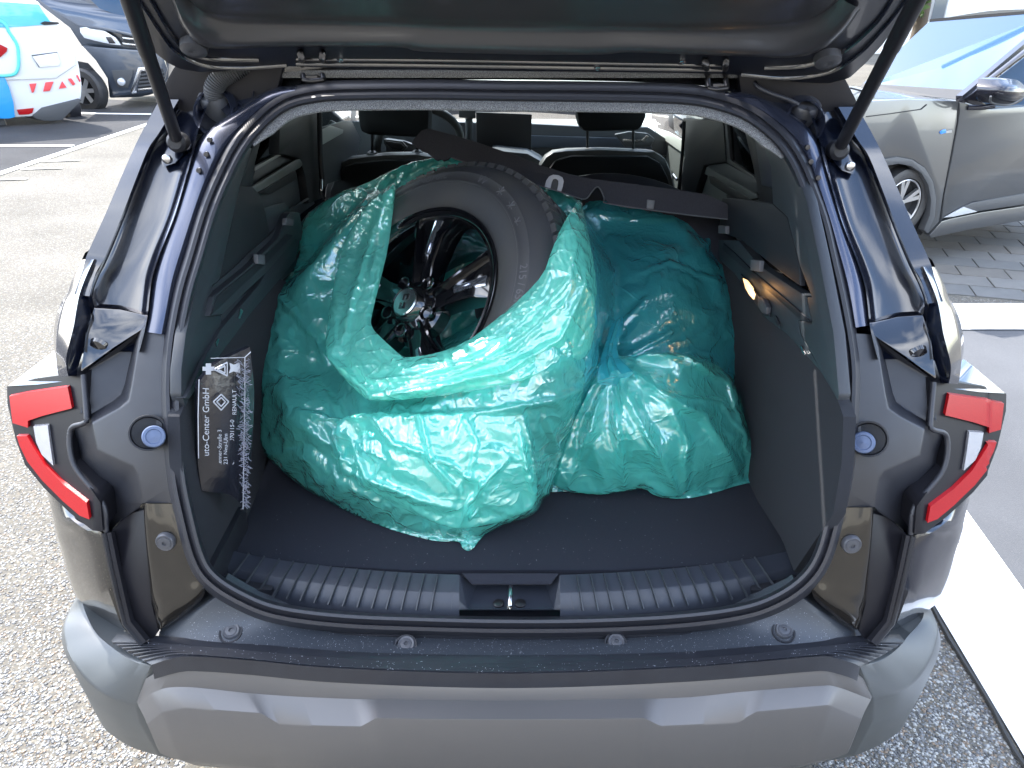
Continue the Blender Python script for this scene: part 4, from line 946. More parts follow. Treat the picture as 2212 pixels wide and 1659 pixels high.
def segdist(Q, poly, closed=True):
    P = np.array(poly, float); n = len(P); best = np.full(len(Q), 1e9); par = np.zeros(len(Q)); side = np.zeros(len(Q))
    for i in range(n if closed else n - 1):
        a, b = P[i], P[(i+1) % n]; d = b - a; t = np.clip(((Q - a) @ d) / (d @ d), 0, 1); e = Q - a - t[:, None] * d
        r = np.hypot(e[:,0], e[:,1]); k = r < best; best = np.where(k, r, best); par = np.where(k, (i + t) / max(1, n-1), par)
        side = np.where(k, np.sign(d[0]*e[:,1] - d[1]*e[:,0]), side)
    return best, par, side
def inpoly(Q, poly):
    P = np.array(poly, float); n = len(P); c = np.zeros(len(Q), bool)
    for i in range(n):
        a, b = P[i], P[i-1]
        k = ((a[1] > Q[:,1]) != (b[1] > Q[:,1])) & (Q[:,0] < (b[0]-a[0]) * (Q[:,1]-a[1]) / (b[1]-a[1] + 1e-12) + a[0]); c ^= k
    return c
def dens_poly(poly, step, closed=True):
    out = []; n = len(poly)
    for i in range(n if closed else n-1):
        a, b = np.array(poly[i], float), np.array(poly[(i+1) % n], float); k = max(1, int(np.hypot(*(b-a)) / step))
        for j in range(k): out.append(a + (b-a) * j / k)
    return np.array(out)
def smooth_poly(poly, n=1):
    P = [np.array(p, float) for p in poly]
    for _ in range(n):
        Q = []
        for i in range(len(P)): a, b = P[i], P[(i+1) % len(P)]; Q += [a*.75+b*.25, a*.25+b*.75]
        P = Q
    return [tuple(p) for p in P]
def sheet3(name, outline, ctrl, m, parent, step=7, roll=40, rolld=.07, obj_clear=.02, folds=(), rough=None, grow=-.10, frames=22, bend=.4, freeedge=(), skirt=.0, floor=True, objmin=True, goal=.02, sub=1, seed=0):
    poly = smooth_poly(outline, 1); B = dens_poly(poly, step)
    mn, mx_ = B.min(0), B.max(0); xs = np.arange(mn[0], mx_[0], step); ys = np.arange(mn[1], mx_[1], step * .87)
    G = np.array([(x + (step/2 if k % 2 else 0), y) for k, y in enumerate(ys) for x in xs]); r0 = np.random.default_rng(seed + 3)
    G = G + r0.uniform(-.18, .18, G.shape) * step
    G = G[inpoly(G, poly)]; ds, _, _ = segdist(G, poly); G = G[ds > step * .55]
    A = np.concatenate([B, G]); nb = len(B)
    res = delaunay_2d_cdt([V((p[0], p[1])) for p in A], [(i, (i+1) % nb) for i in range(nb)], [], 1, 1e-4)
    Q = np.array([(p.x, p.y) for p in res[0]]); tris = [list(t) for t in res[2]]
    cen = np.array([Q[t].mean(0) for t in tris]); keep = inpoly(cen, poly); tris = [t for t, k in zip(tris, keep) if k]
    used = sorted({i for t in tris for i in t}); mp = {a: b for b, a in enumerate(used)}; Q = Q[used]; tris = [[mp[i] for i in t] for t in tris]; tris = [t if np.cross(Q[t[1]]-Q[t[0]], Q[t[2]]-Q[t[0]]) < 0 else t[::-1] for t in tris]
    e, par, _ = segdist(Q, poly)
    # base depth on the coarse grid with the contents respected, blurred
    f = rbf(ctrl); UU, VV = np.meshgrid(GU, GV); D = f(np.stack([UU.ravel(), VV.ravel()], 1).astype(float)).reshape(UU.shape)
    if objmin:
        for _ in range(3):
            D = np.minimum(D, OD - obj_clear); D = blur(D, 4)
        OE = OD.copy()
        for _ in range(2):
            Pd = np.pad(OE, 1, mode='edge'); OE = np.minimum.reduce([Pd[a_:a_+OE.shape[0], b_:b_+OE.shape[1]] for a_ in range(3) for b_ in range(3)])
        D = np.minimum(D, np.where(OE < 8, OE - obj_clear*.7, 9.)); D = blur(D, 2)
    x = np.clip((Q[:,0] - GU[0]) / STEP, 0, len(GU) - 1.001); y = np.clip((Q[:,1] - GV[0]) / STEP, 0, len(GV) - 1.001)
    xi, yi = x.astype(int), y.astype(int); fx, fy = x - xi, y - yi
    d = D[yi,xi]*(1-fx)*(1-fy) + D[yi,xi+1]*fx*(1-fy) + D[yi+1,xi]*(1-fx)*fy + D[yi+1,xi+1]*fx*fy
    rollw = np.ones(len(Q))
    for (fu, fv, fr_) in freeedge: rollw *= np.clip((np.hypot(Q[:,0]-fu, Q[:,1]-fv) - fr_) / 40, 0, 1)
    d = d + rolld * rollw * (1 - np.sqrt(np.clip(1 - (1 - np.clip(e / roll, 0, 1)) ** 2, 0, 1)))
    for pl, w, amp in folds:
        q, t, sd = segdist(Q, pl, False); tp = np.sin(np.clip(t, 0, 1) * np.pi) ** .6 if True else 1
        prof_ = np.clip(1 - q / w, 0, 1); d = d - amp * (tp + .15) * prof_ ** 1.3
    if rough is not None: d = d + rough(Q)
    if floor:
        fd = np.array([fl_depth(v) for v in Q[:,1]]); d = np.minimum(d, fd)
    a = (Q[:,0] - U0) / F0; b = (V0 - Q[:,1]) / F0
    P3 = np.stack([a*d, (CP + b*SP)*d, CAM_H + (-SP + b*CP)*d], 1)
    nv = len(P3); wgt = np.clip(1 - e / (step * 1.2), 0, 1); wgt = np.where(e < 1, 1, np.maximum(goal, wgt * .3))
    me = bpy.data.meshes.new(name); me.from_pydata([tuple(p) for p in P3], [], tris); me.update()
    o = bpy.data.objects.new(name, me); COL.objects.link(o); me.materials.append(m)
    if frames:
        vg = o.vertex_groups.new(name='pin')
        for lv in (1., .3, .15, goal):
            ids = [int(i) for i in np.where(np.abs(wgt - lv) < (.5 if lv == 1. else 1))[0]] if lv == 1. else []
            if lv == 1.: vg.add([int(i) for i in np.where(e < 1)[0]], 1., 'REPLACE')
        ids = [int(i) for i in np.where(e >= 1)[0]]; vg.add(ids, goal, 'REPLACE')
        cm = o.modifiers.new('cloth', 'CLOTH'); s = cm.settings
        s.quality = 4; s.mass = .05; s.tension_stiffness = 20; s.compression_stiffness = 20; s.shear_stiffness = 12; s.bending_stiffness = bend
        s.tension_damping = 8; s.compression_damping = 8; s.shear_damping = 8; s.bending_damping = .5; s.air_damping = 2
        s.vertex_group_mass = 'pin'; s.pin_stiffness = 1.; s.effector_weights.gravity = 0; s.shrink_min = grow
        cm.collision_settings.use_collision = False; cm.point_cache.frame_start = 1; cm.point_cache.frame_end = frames + 1
        for fr__ in range(1, frames + 1): sc.frame_set(fr__)
        ev = o.evaluated_get(bpy.context.evaluated_depsgraph_get()); co = np.empty(nv * 3); ev.data.vertices.foreach_get('co', co); sc.frame_set(1)
        o.modifiers.remove(cm); o.vertex_groups.clear()
        co = co.reshape(-1, 3)
        if floor: co[:,2] = np.maximum(co[:,2], FLZ + .003)
        me.vertices.foreach_set('co', co.ravel())
    if sub:
        sm = o.modifiers.new('s', 'SUBSURF'); sm.levels = sub; sm.render_levels = sub
        m2 = bpy.data.meshes.new_from_object(o.evaluated_get(bpy.context.evaluated_depsgraph_get())); o.modifiers.clear(); o.data = m2; bpy.data.meshes.remove(me); me = m2
    # skirt: carry the edge round to the back so that the bag has depth from the side
    if skirt:
        bm = bmesh.new(); bm.from_mesh(me); be = [x for x in bm.edges if x.is_boundary]
        cenp = sum((x.verts[0].co for x in be), V((0,0,0))) / len(be)
        for st_, q in ((.5, .97), (1., .85)):
            ex = bmesh.ops.extrude_edge_only(bm, edges=be)['geom']; vv = [g_ for g_ in ex if isinstance(g_, bmesh.types.BMVert)]; be = [g_ for g_ in ex if isinstance(g_, bmesh.types.BMEdge)]
            for w_ in vv:
                dr = (w_.co - O).normalized(); t = V((w_.co.x, w_.co.y, w_.co.z)); t += V((0, .8, -.1)) * (skirt * .5); t.x = cenp.x + (t.x - cenp.x) * q
                t.z = max(FLZ + .003, t.z); w_.co = t
        bm.to_mesh(me); bm.free()
    for p in me.polygons: p.use_smooth = True
    if parent:
        off = V((0,0,0)); p = parent
        while p: off += p.location; p = p.parent
        me.transform(Matrix.Translation(-off)); o.parent = parent
    return o
def pleats(cx, cy, k, amp, r0, r1, a0=-180, a1=180, ph=0., sharp=1.):
    def f(Q):
        dx, dy = Q[:,0]-cx, Q[:,1]-cy; r = np.hypot(dx, dy); a = np.degrees(np.arctan2(dy, dx))
        an = a + 5*np.sin(r/37.+ph) + 8*np.sin(a/23.+ph*2); t = np.abs(((an*k/360.) % 1.)*2 - 1)
        w = np.clip((r-5)/r0, 0, 1) * np.clip((r1-r)/(r1*.4), 0, 1) * ((a > a0) & (a < a1))
        return amp * (t - .5) * w
    return f
def crinkle(amp, scale, ang, seed, stretch=3.):
    """sharp irregular crease pattern, elongated along ang"""
    r0 = np.random.default_rng(seed); c, s = math.cos(math.radians(ang)), math.sin(math.radians(ang))
    K = [(r0.uniform(.6, 1.7), r0.normal(0, .5), r0.uniform(0, 9), r0.uniform(.4, 1.)) for _ in range(7)]
    def f(Q):
        x = (Q[:,0]*c + Q[:,1]*s)/stretch; y = -Q[:,0]*s + Q[:,1]*c; out = 0
        wx = 16*np.sin(x/29.+1.3)+9*np.sin(y/21.+x/17.); wy = 14*np.sin(x/23.+y/41.)+10*np.sin(x/11.+2)
        for fq, th, ph, a in K:
            q = ((x+wx*.6)*math.sin(th) + (y+wy)*math.cos(th))*fq/scale + ph
            out = out + a*np.abs((q % 1.)*2 - 1)/fq
        return amp*(out/3.5 - .5)
    return f
def addf(*fs): return lambda Q: sum(f(Q) for f in fs)
bag1 = thing('open_plastic_bag', 'torn open green plastic bag with the wheel showing, on the left of the boot', 'plastic bag', (-.2, 1.4, .72))
# film behind the wheel
sheet3('bag_lining', [(640,520),(660,468),(720,420),(790,398),(850,364),(925,342),(1010,345),(1100,365),(1180,400),(1250,428),(1262,460),(1225,520),(1180,640),(1060,800),(900,900),(760,850),(690,740),(660,640),(625,605)],
  [(650,560,1.95),(800,400,2.02),(930,350,2.06),(1100,380,1.98),(1240,450,1.80),(900,600,1.86),(960,700,1.80),(760,780,1.75),(1100,700,1.78),(900,880,1.68)], filmb, bag1, step=9, roll=25, rolld=.03, objmin=False, rough=crinkle(.05,60,-32,4,4), grow=-.06, frames=16, floor=False, bend=.2)
# body of the open bag
OUT1 = [(650,470),(640,520),(638,560),(622,600),(600,622),(588,665),(572,720),(562,800),(560,870),(556,935),(566,975),(600,1010),(650,1050),(700,1080),(760,1110),(830,1140),(900,1160),(950,1171),(993,1168),(997,1182),(1006,1190),(1020,1190),(1038,1162),(1080,1136),(1112,1126),(1150,1114),(1168,1095),(1170,1078),(1192,1068),(1200,1020),(1230,955),(1258,880),(1272,820),(1288,760),(1282,690),(1240,660),(1180,680),(1100,740),(1000,800),(900,830),(820,835),(760,790),(735,720),(738,640),(760,540),(800,450),(790,400),(720,422)]
C1 = [(640,540,1.86),(720,450,1.95),(600,640,1.72),(600,800,1.58),(570,930,1.56),(650,1040,1.53),(760,1108,1.475),(900,1158,1.445),(1010,1189,1.435),(1160,1100,1.44),(1195,1040,1.47),(1240,930,1.50),(1280,780,1.52),(1270,690,1.50),(1150,740,1.36),(1000,830,1.34),(860,860,1.38),(1000,960,1.325),(860,960,1.35),(740,960,1.40),(1120,960,1.35),(1000,1080,1.37),(850,1080,1.395),(700,1000,1.45),(1120,1080,1.40),(700,760,1.62),(740,650,1.70),(780,520,1.80)]
F1 = [([(640,885),(760,905),(900,893),(1060,888),(1200,862),(1262,840)],14,.022),([(1118,895),(1140,990),(1165,1095)],16,.028),([(905,905),(960,960),(1000,1040)],12,.012),
      ([(620,900),(700,960),(790,1030),(900,1080),(1010,1110),(1120,1130)],22,.02),([(700,920),(735,1010),(800,1050)],13,.015),([(600,625),(680,720),(705,770)],16,.02),
      ([(1170,900),(1215,980),(1190,1050)],16,.02),([(760,960),(870,1000),(950,990)],12,.012),([(1000,1140),(1060,1060),(1110,1000)],16,.015)]
b1 = sheet3('bag_body', OUT1, C1, film1, bag1, step=6, folds=F1, rough=addf(crinkle(.013,110,20,11,2.), crinkle(.004,50,75,12,2.5)), grow=-.05, frames=22, skirt=.30, roll=55, rolld=.07, seed=2)
sheet3('bag_fold', [(728,902),(800,890),(900,893),(1060,888),(1128,897),(1146,990),(1168,1092),(1105,1122),(1030,1142),(960,1140),(880,1104),(800,1062),(744,1010),(722,950)],
  [(735,905,1.39),(900,893,1.31),(1060,890,1.305),(1128,900,1.33),(1165,1092,1.40),(1010,1140,1.385),(860,1090,1.385),(740,1000,1.42),(1000,980,1.285),(880,990,1.31),(1090,1000,1.31)], filmf, bag1, step=6, roll=10, rolld=.012,
  folds=[([(905,893),(930,1000),(985,1060)],14,.020),([(745,930),(790,1030),(900,1075),(1000,1100)],16,.022),([(1118,900),(1135,1000),(1160,1090)],12,.02),([(800,900),(850,960),(960,1000),(1060,1060)],12,.014),([(990,1130),(1040,1050),(1100,990)],13,.016),([(1000,900),(1030,960),(1010,1040)],10,.012)],
  rough=addf(crinkle(.012,70,35,41,1.6), crinkle(.006,38,-40,42,1.4)), grow=-.05, frames=16, obj_clear=.035, seed=21)
# rolled hem and flaps
HEM = [(1250,428),(1242,444),(1215,485),(1190,545),(1175,592),(1130,640),(1060,700),(1000,744),(940,764),(882,773),(868,770),(832,738),(800,706),(803,680),(820,612),(838,540),(850,450),(856,396),(845,396),(790,440),(760,490),(730,560),(714,650),(707,700),(702,762),(708,780),(745,820),(792,864),(806,868),(890,862),(1010,848),(1150,820),(1262,782),(1286,740),(1292,640),(1282,560),(1266,480),(1256,440)]
CH = [(1250,432,1.66),(1215,500,1.56),(1280,600,1.56),(1180,600,1.44),(1285,730,1.47),(1130,690,1.33),(1220,770,1.36),(1000,780,1.28),(1000,840,1.29),(880,800,1.30),(800,860,1.33),(730,780,1.42),(710,700,1.52),(790,690,1.50),(730,560,1.66),(820,580,1.56),(790,450,1.78),(852,410,1.70),(845,500,1.62)]
FH = [([(708,770),(800,850),(930,838),(1090,800),(1210,730),(1270,600)],13,.020),([(730,740),(800,815),(900,812),(1040,775),(1150,700),(1230,600),(1255,480)],10,.018),([(800,720),(870,790),(960,785),(1080,735),(1170,640)],9,.014),([(760,760),(830,838),(960,815),(1110,755),(1215,660),(1262,540)],7,.012),([(846,400),(800,520),(760,640),(735,740)],16,.02),([(830,440),(815,540),(785,650)],9,.012)]
def hemcr(Q): return .004*np.abs(((segdist(Q, [(705,700),(720,780),(800,860),(930,850),(1100,810),(1240,740),(1290,600),(1260,440)], False)[0] + 6*np.sin(Q[:,0]/31.)+5*np.sin(Q[:,1]/23.))/13. % 1.)*2-1)
sheet3('rolled_hem', HEM, CH, film2, bag1, step=6, folds=FH, rough=hemcr, grow=-.03, frames=16, roll=16, rolld=.025, obj_clear=.03, floor=False, skirt=.0, seed=5)
# closed bag
bag2 = thing('closed_plastic_bag', 'knotted green plastic bag holding a wheel, on the right of the boot', 'plastic bag', (.25, 1.7, .72))
OUT2 = [(1250,428),(1300,424),(1345,430),(1400,440),(1460,458),(1500,480),(1522,505),(1530,500),(1537,494),(1545,512),(1549,545),(1575,580),(1594,620),(1606,680),(1609,740),(1600,800),(1592,840),(1604,890),(1620,950),(1650,1018),(1668,1024),(1640,1034),(1600,1044),(1540,1064),(1478,1077),(1412,1072),(1396,1052),(1350,1060),(1292,1069),(1210,1060),(1190,1066),(1170,1040),(1200,960),(1230,880),(1250,760),(1255,600),(1240,500)]
C2 = [(1260,440,1.98),(1400,450,1.97),(1500,490,1.90),(1545,520,1.84),(1290,560,1.82),(1440,560,1.73),(1560,600,1.80),(1606,700,1.80),(1280,700,1.72),(1440,680,1.62),(1318,780,1.62),(1480,780,1.58),(1595,830,1.74),(1250,850,1.60),(1400,880,1.50),(1540,880,1.58),(1310,960,1.51),(1460,980,1.51),(1600,960,1.62),(1240,1040,1.58),(1400,1040,1.55),(1480,1075,1.588),(1640,1022,1.665),(1300,1068,1.59),(1200,1060,1.59)]
F2 = [([(1320,782),(1350,700),(1405,640)],12,.018),([(1325,785),(1400,745),(1470,705)],9,.02),([(1318,790),(1390,805),(1500,770),(1570,800)],14,.025),([(1330,800),(1430,850),(1520,900),(1600,1030)],16,.03),([(1500,790),(1560,880),(1640,1018)],14,.02),([(1325,800),(1400,930),(1470,1072)],15,.03),([(1320,800),(1345,930),(1350,1055)],12,.02),([(1310,800),(1290,930),(1215,1055)],14,.025),([(1262,460),(1290,600),(1312,760)],10,.02),([(1300,640),(1330,720),(1322,780)],12,.02),([(1385,590),(1450,560),(1545,600)],9,.008),([(1440,850),(1560,870),(1600,920)],10,.015)]
def knotdip(Q): r = np.hypot((Q[:,0]-1316)/26., (Q[:,1]-782)/34.); return .05*np.exp(-r*r)
sheet3('bag_body', OUT2, C2, film3, bag2, folds=F2, rough=addf(knotdip, pleats(1318,785,11,.036,70,330,5,175,.7), pleats(1318,785,11,.010,50,190,-178,5,1.9), crinkle(.007,80,-30,21,2.)), grow=-.03, frames=22, skirt=.28, roll=45, rolld=.09, seed=9)
# pinched twist of film at the knot
SKT = [(1296,772),(1322,762),(1350,772),(1420,758),(1500,766),(1572,800),(1598,850),(1606,890),(1624,955),(1652,1014),(1694,1029),(1646,1040),(1600,1046),(1540,1066),(1478,1079),(1412,1073),(1394,1053),(1350,1062),(1292,1070),(1212,1061),(1192,1046),(1212,980),(1240,910),(1275,840)]
CS = [(1310,780,1.53),(1420,775,1.52),(1500,785,1.54),(1590,850,1.66),(1250,900,1.50),(1400,870,1.44),(1530,880,1.52),(1310,960,1.46),(1460,980,1.46),(1600,960,1.58),(1240,1040,1.55),(1400,1040,1.53),(1480,1075,1.58),(1640,1022,1.66),(1300,1068,1.58)]
FS = [([(1325,785),(1430,850),(1520,900),(1600,1030)],18,.03),([(1350,778),(1480,770),(1575,830),(1640,1015)],16,.03),([(1325,790),(1400,930),(1470,1072)],16,.03),([(1318,790),(1340,930),(1350,1055)],14,.025),([(1308,795),(1285,930),(1225,1050)],16,.03),([(1440,860),(1490,960),(1480,1060)],14,.02),([(1345,820),(1440,860),(1560,870),(1600,930)],12,.015)]
sheet3('bag_skirt', SKT, CS, film1, bag2, step=6, folds=FS, rough=addf(pleats(1318,765,14,.026,60,420,-10,190,.4), crinkle(.008,70,60,31,2.)), grow=-.045, frames=18, roll=14, rolld=.02, obj_clear=.03, freeedge=((1685,1027,60),), seed=12)
tw = cr([PD(1340,690,1.62), PD(1330,720,1.57), PD(1320,752,1.53), PD(1318,780,1.50), PD(1322,800,1.475), PD(1330,822,1.46)], 50)
pr = [( (.014+.004*math.cos(5*t))*math.cos(t), (.014+.004*math.cos(5*t))*math.sin(t)) for t in [2*math.pi*i/30 for i in range(30)]]
sweep('knot', tw, pr, film3, bag2, up=(.1,-.3,.9), scale=[.35+1.5*math.sin(math.pi*min(1,(i/49)*1.6)/2)*(1.2-.9*math.sin(math.pi*i/49)) for i in range(50)])
# boot lamp light (lit, warm)
bl = bpy.data.lights.new('boot_lamp_light', 'POINT'); bl.energy = .014; bl.color = (1, .5, .16); bl.shadow_soft_size = .01
blo = bpy.data.objects.new('boot_lamp_light', bl); COL.objects.link(blo); blo.location = PX(1616, 625, .485)
lm = bpy.data.materials.new('lit_lamp_lens'); lm.use_nodes = True; lm.node_tree.nodes['Principled BSDF'].inputs['Emission Color'].default_value = (1,.55,.14,1); lm.node_tree.nodes['Principled BSDF'].inputs['Emission Strength'].default_value = .30
blamp.data.materials[0] = lm
# ================================================================== ground
def aggm(name, base, stones, scale, amt, bump=.3, sheen=.8):
    m = bpy.data.materials.new(name); m.use_nodes = True; nt = m.node_tree; b = nt.nodes['Principled BSDF']; N_ = nt.nodes.new; lk = nt.links.new
    tc = N_('ShaderNodeTexCoord'); vo = N_('ShaderNodeTexVoronoi'); vo.inputs['Scale'].default_value = scale; vo.inputs['Randomness'].default_value = 1
    n0 = N_('ShaderNodeTexNoise'); n0.inputs['Scale'].default_value = scale*.8; mx = N_('ShaderNodeMix'); mx.data_type = 'VECTOR'; mx.inputs[0].default_value = .012
    lk(tc.outputs['Object'], mx.inputs[4]); lk(n0.outputs['Color'], mx.inputs[5]); lk(tc.outputs['Object'], n0.inputs['Vector']); lk(mx.outputs[1], vo.inputs['Vector'])
    rp = N_('ShaderNodeValToRGB'); e = rp.color_ramp; e.elements[0].position = 0; e.elements[0].color = (*stones[0], 1); e.elements[1].position = 1; e.elements[1].color = (*stones[-1], 1)
    for k, s in enumerate(stones[1:-1]): q = e.elements.new((k+1)/(len(stones)-1)); q.color = (*s, 1)
    sp2 = N_('ShaderNodeSeparateColor'); lk(vo.outputs['Color'], sp2.inputs[0]); lk(sp2.outputs[0], rp.inputs[0])
    edge_ = N_('ShaderNodeValToRGB'); edge_.color_ramp.elements[0].position = .42; edge_.color_ramp.elements[1].position = .62; edge_.color_ramp.elements[0].color = (0,0,0,1); edge_.color_ramp.elements[1].color = (1,1,1,1); lk(vo.outputs['Distance'], edge_.inputs[0])
    c = N_('ShaderNodeMix'); c.data_type = 'RGBA'; lk(edge_.outputs[0], c.inputs[0]); lk(rp.outputs[0], c.inputs[6]); c.inputs[7].default_value = (*base, 1)
    n2 = N_('ShaderNodeTexNoise'); n2.inputs['Scale'].default_value = 1.3; n2.inputs['Detail'].default_value = 7; lk(tc.outputs['Object'], n2.inputs['Vector'])
    m2 = N_('ShaderNodeMapRange'); m2.inputs[1].default_value = .3; m2.inputs[2].default_value = .7; m2.inputs[3].default_value = 1 - amt; m2.inputs[4].default_value = 1 + amt*.3; lk(n2.outputs['Fac'], m2.inputs[0])
    hv = N_('ShaderNodeVectorMath'); hv.operation = 'SCALE'; lk(c.outputs[2], hv.inputs[0]); lk(m2.outputs[0], hv.inputs['Scale']); lk(hv.outputs[0], b.inputs['Base Color'])
    inv = N_('ShaderNodeMath'); inv.operation = 'SUBTRACT'; inv.inputs[0].default_value = 1; lk(vo.outputs['Distance'], inv.inputs[1])
    bp = N_('ShaderNodeBump'); bp.inputs['Strength'].default_value = bump; bp.inputs['Distance'].default_value = .006; lk(inv.outputs[0], bp.inputs['Height']); lk(bp.outputs[0], b.inputs['Normal'])
    b.inputs['Roughness'].default_value = .95; b.inputs['Specular IOR Level'].default_value = .15; return m
agg = aggm('exposed_aggregate', (0.104,0.097,0.083), [(0.085,0.082,0.076),(0.143,0.133,0.113),(0.118,0.106,0.083),(0.202,0.192,0.165),(0.160,0.138,0.106),(0.110,0.110,0.106),(0.278,0.269,0.241)], 120, .25)
asph = aggm('asphalt', (0.034,0.035,0.038), [(0.031,0.032,0.035),(0.043,0.043,0.046),(0.053,0.053,0.055),(0.037,0.038,0.041),(0.074,0.074,0.074)], 160, .3, .4)
asph2 = aggm('smooth_grey_asphalt', (0.087,0.090,0.096), [(0.081,0.084,0.090),(0.093,0.096,0.102),(0.090,0.093,0.099),(0.105,0.108,0.112)], 240, .22, .25)
linem = mat('road_paint', (.72,.72,.70), .6, noise=(14, (.55,.55,.53), .45, .9), bump=(300,.3,.002))
jointm = mat('slab_joint', (.03,.03,.03), .9)
pebm = [mat('pebble_'+n, c, .55) for n, c in (('white', (.27,.27,.255)), ('grey', (.11,.112,.115)), ('tan', (.15,.11,.075)), ('dark', (.04,.04,.04)))]
def zsheet(name, px, z, m, kind='structure'):
    o = mk(name, [PZ(u, v, z) if len(q) == 0 else V((u, v, z)) for u, v, *q in px], [list(range(len(px)))], m, None, False); o['kind'] = kind; return o
g = mk('ground', [V((-90,-70,0)), V((90,-70,0)), V((90,160,0)), V((-90,160,0))], [[0,1,2,3]], agg, None, False); g['kind'] = 'structure'
# parking bays on the left: asphalt and painted lines
a0, a1 = PZ(-300, 470, 0), PZ(520, 205, 0)
dirL = (a1 - a0).normalized(); perp = V((-dirL.y, dirL.x, 0))
def quad(name, a, b, w, z, m):
    t = (b - a).normalized(); s = V((-t.y, t.x, 0)) * w / 2; a = V((a.x, a.y, z)); b = V((b.x, b.y, z))
    o = mk(name, [a - s, b - s, b + s, a + s], [[0,1,2,3]], m, None, False); o['kind'] = 'structure'; return o
A0 = PZ(0, 376, 0) ; A1 = PZ(305, 274, 0); tt = (A1 - A0).normalized(); nrm_ = V((-tt.y, tt.x, 0))
p0, p1 = A0 - tt * 8, A1 + tt * 2.2
q = [p0, p1, p1 + nrm_ * 30 + tt*10, p0 + nrm_ * 30 - tt * 20]
o = mk('parking_area', [V((p.x, p.y, .004)) for p in q], [[0,1,2,3]], asph, None, False); o['kind'] = 'structure'
quad('road_marking', A0 - tt * 8, A1 + tt * 2, .11, .008, linem)
for (u0, v0, u1, v1, w) in [(-400,315,158,317,.10),(150,246,400,249,.12),(92,350,172,348,.05),(47,367,135,365,.05),(-60,392,60,388,.05)]:
    quad('road_marking', PZ(u0, v0, 0), PZ(u1, v1, 0), w, .012, linem)
# right hand side: thick white line along the slab joint, grey asphalt, cross line and pavers
B = [PZ(1940,1180,0), PZ(2290,1772,0)]; bd = (B[1] - B[0]).normalized()
R1, R2 = PZ(2005,1290,0), PZ(2212,1640,0); rd_ = (R2 - R1).normalized(); S1, S2 = PZ(2075,1090,0), PZ(2212,1282,0); sd_ = (S2 - S1).normalized()
far1, near1 = R1 - rd_ * 3.2, R2 + rd_ * 2.0; far2, near2 = S1 - sd_ * 3.2, S2 + sd_ * 2.0
cr1, cr2 = PZ(2000, 711, 0), PZ(2400, 711, 0)
o = mk('asphalt_bay', [V((p.x,p.y,.004)) for p in (far1, near1, near1 + V((9,-.5,0)), V((14, cr2.y, 0)), V((far1.x, cr1.y, 0)))], [[0,1,2,3,4]], asph2, None, False); o['kind'] = 'structure'
o = mk('road_marking', [V((p.x,p.y,.008)) for p in (R1 - rd_*1.5, near1, near2, S1 - sd_*1.5)], [[0,1,2,3]], linem, None, False); o['kind'] = 'structure'
o = mk('road_marking', [PZ(u, v, .012) for u, v in [(1850,655),(2500,655),(2500,711),(1850,711)]], [[0,1,2,3]], linem, None, False); o['kind'] = 'structure'
jp = []
for k in range(40):
    p = R1 - rd_ * .6 + rd_ * (k * .06); jp.append(V((p.x - .012 + random.uniform(-.005,.005), p.y, .006)))
o = sweep('slab_joint', jp, [(-.006,-.002),(-.004,.006),(.004,.006),(.006,-.002)], jointm, None, up=(0,0,1)); o['kind'] = 'structure'
# loose pebble relief near the bumper, one mass
ico = []
bm = bmesh.new(); bmesh.ops.create_icosphere(bm, subdivisions=1, radius=1); IV = np.array([v.co[:] for v in bm.verts]); IF = [[v.index for v in f.verts] for f in bm.faces]; bm.free()
vsl, fsl, mi = [], [], []
def scatter(n, area, smin, smax):
    k = 0
    while k < n:
        p = area()
        if p is None: continue
        s = rng.uniform(smin, smax); sc_ = np.array([s*rng.uniform(.7,1.3), s*rng.uniform(.6,1.1), s*rng.uniform(.18,.32)]); a = rng.uniform(0, 6.3)
        P = IV * sc_; P = np.stack([P[:,0]*math.cos(a)-P[:,1]*math.sin(a), P[:,0]*math.sin(a)+P[:,1]*math.cos(a), P[:,2]], 1) + np.array([p[0], p[1], s*.05])
        b = len(vsl) * 12; vsl.append(P); fsl.extend([[i + b for i in f] for f in IF]); mi.extend([int(rng.choice(4, p=[.3,.38,.14,.18]))] * 20); k += 1
def ar():
    p = PZ(rng.uniform(1750, 2260), rng.uniform(1180, 1700), 0); q = p - R1
    return None if (rd_.x*q.y - rd_.y*q.x) > -.012 else (p.x, p.y)
def al():
    p = PZ(rng.uniform(-40, 400), rng.uniform(700, 1700), 0); return (p.x, p.y)
scatter(9000, ar, .002, .006); scatter(15000, al, .002, .006)
me = bpy.data.meshes.new('pebbles'); me.from_pydata(np.concatenate(vsl).tolist(), [], fsl)
for m_ in pebm: me.materials.append(m_)
me.polygons.foreach_set('material_index', mi)
me.polygons.foreach_set('use_smooth', [True]*len(fsl)); po = bpy.data.objects.new('pebbles', me); COL.objects.link(po); po['kind'] = 'stuff'
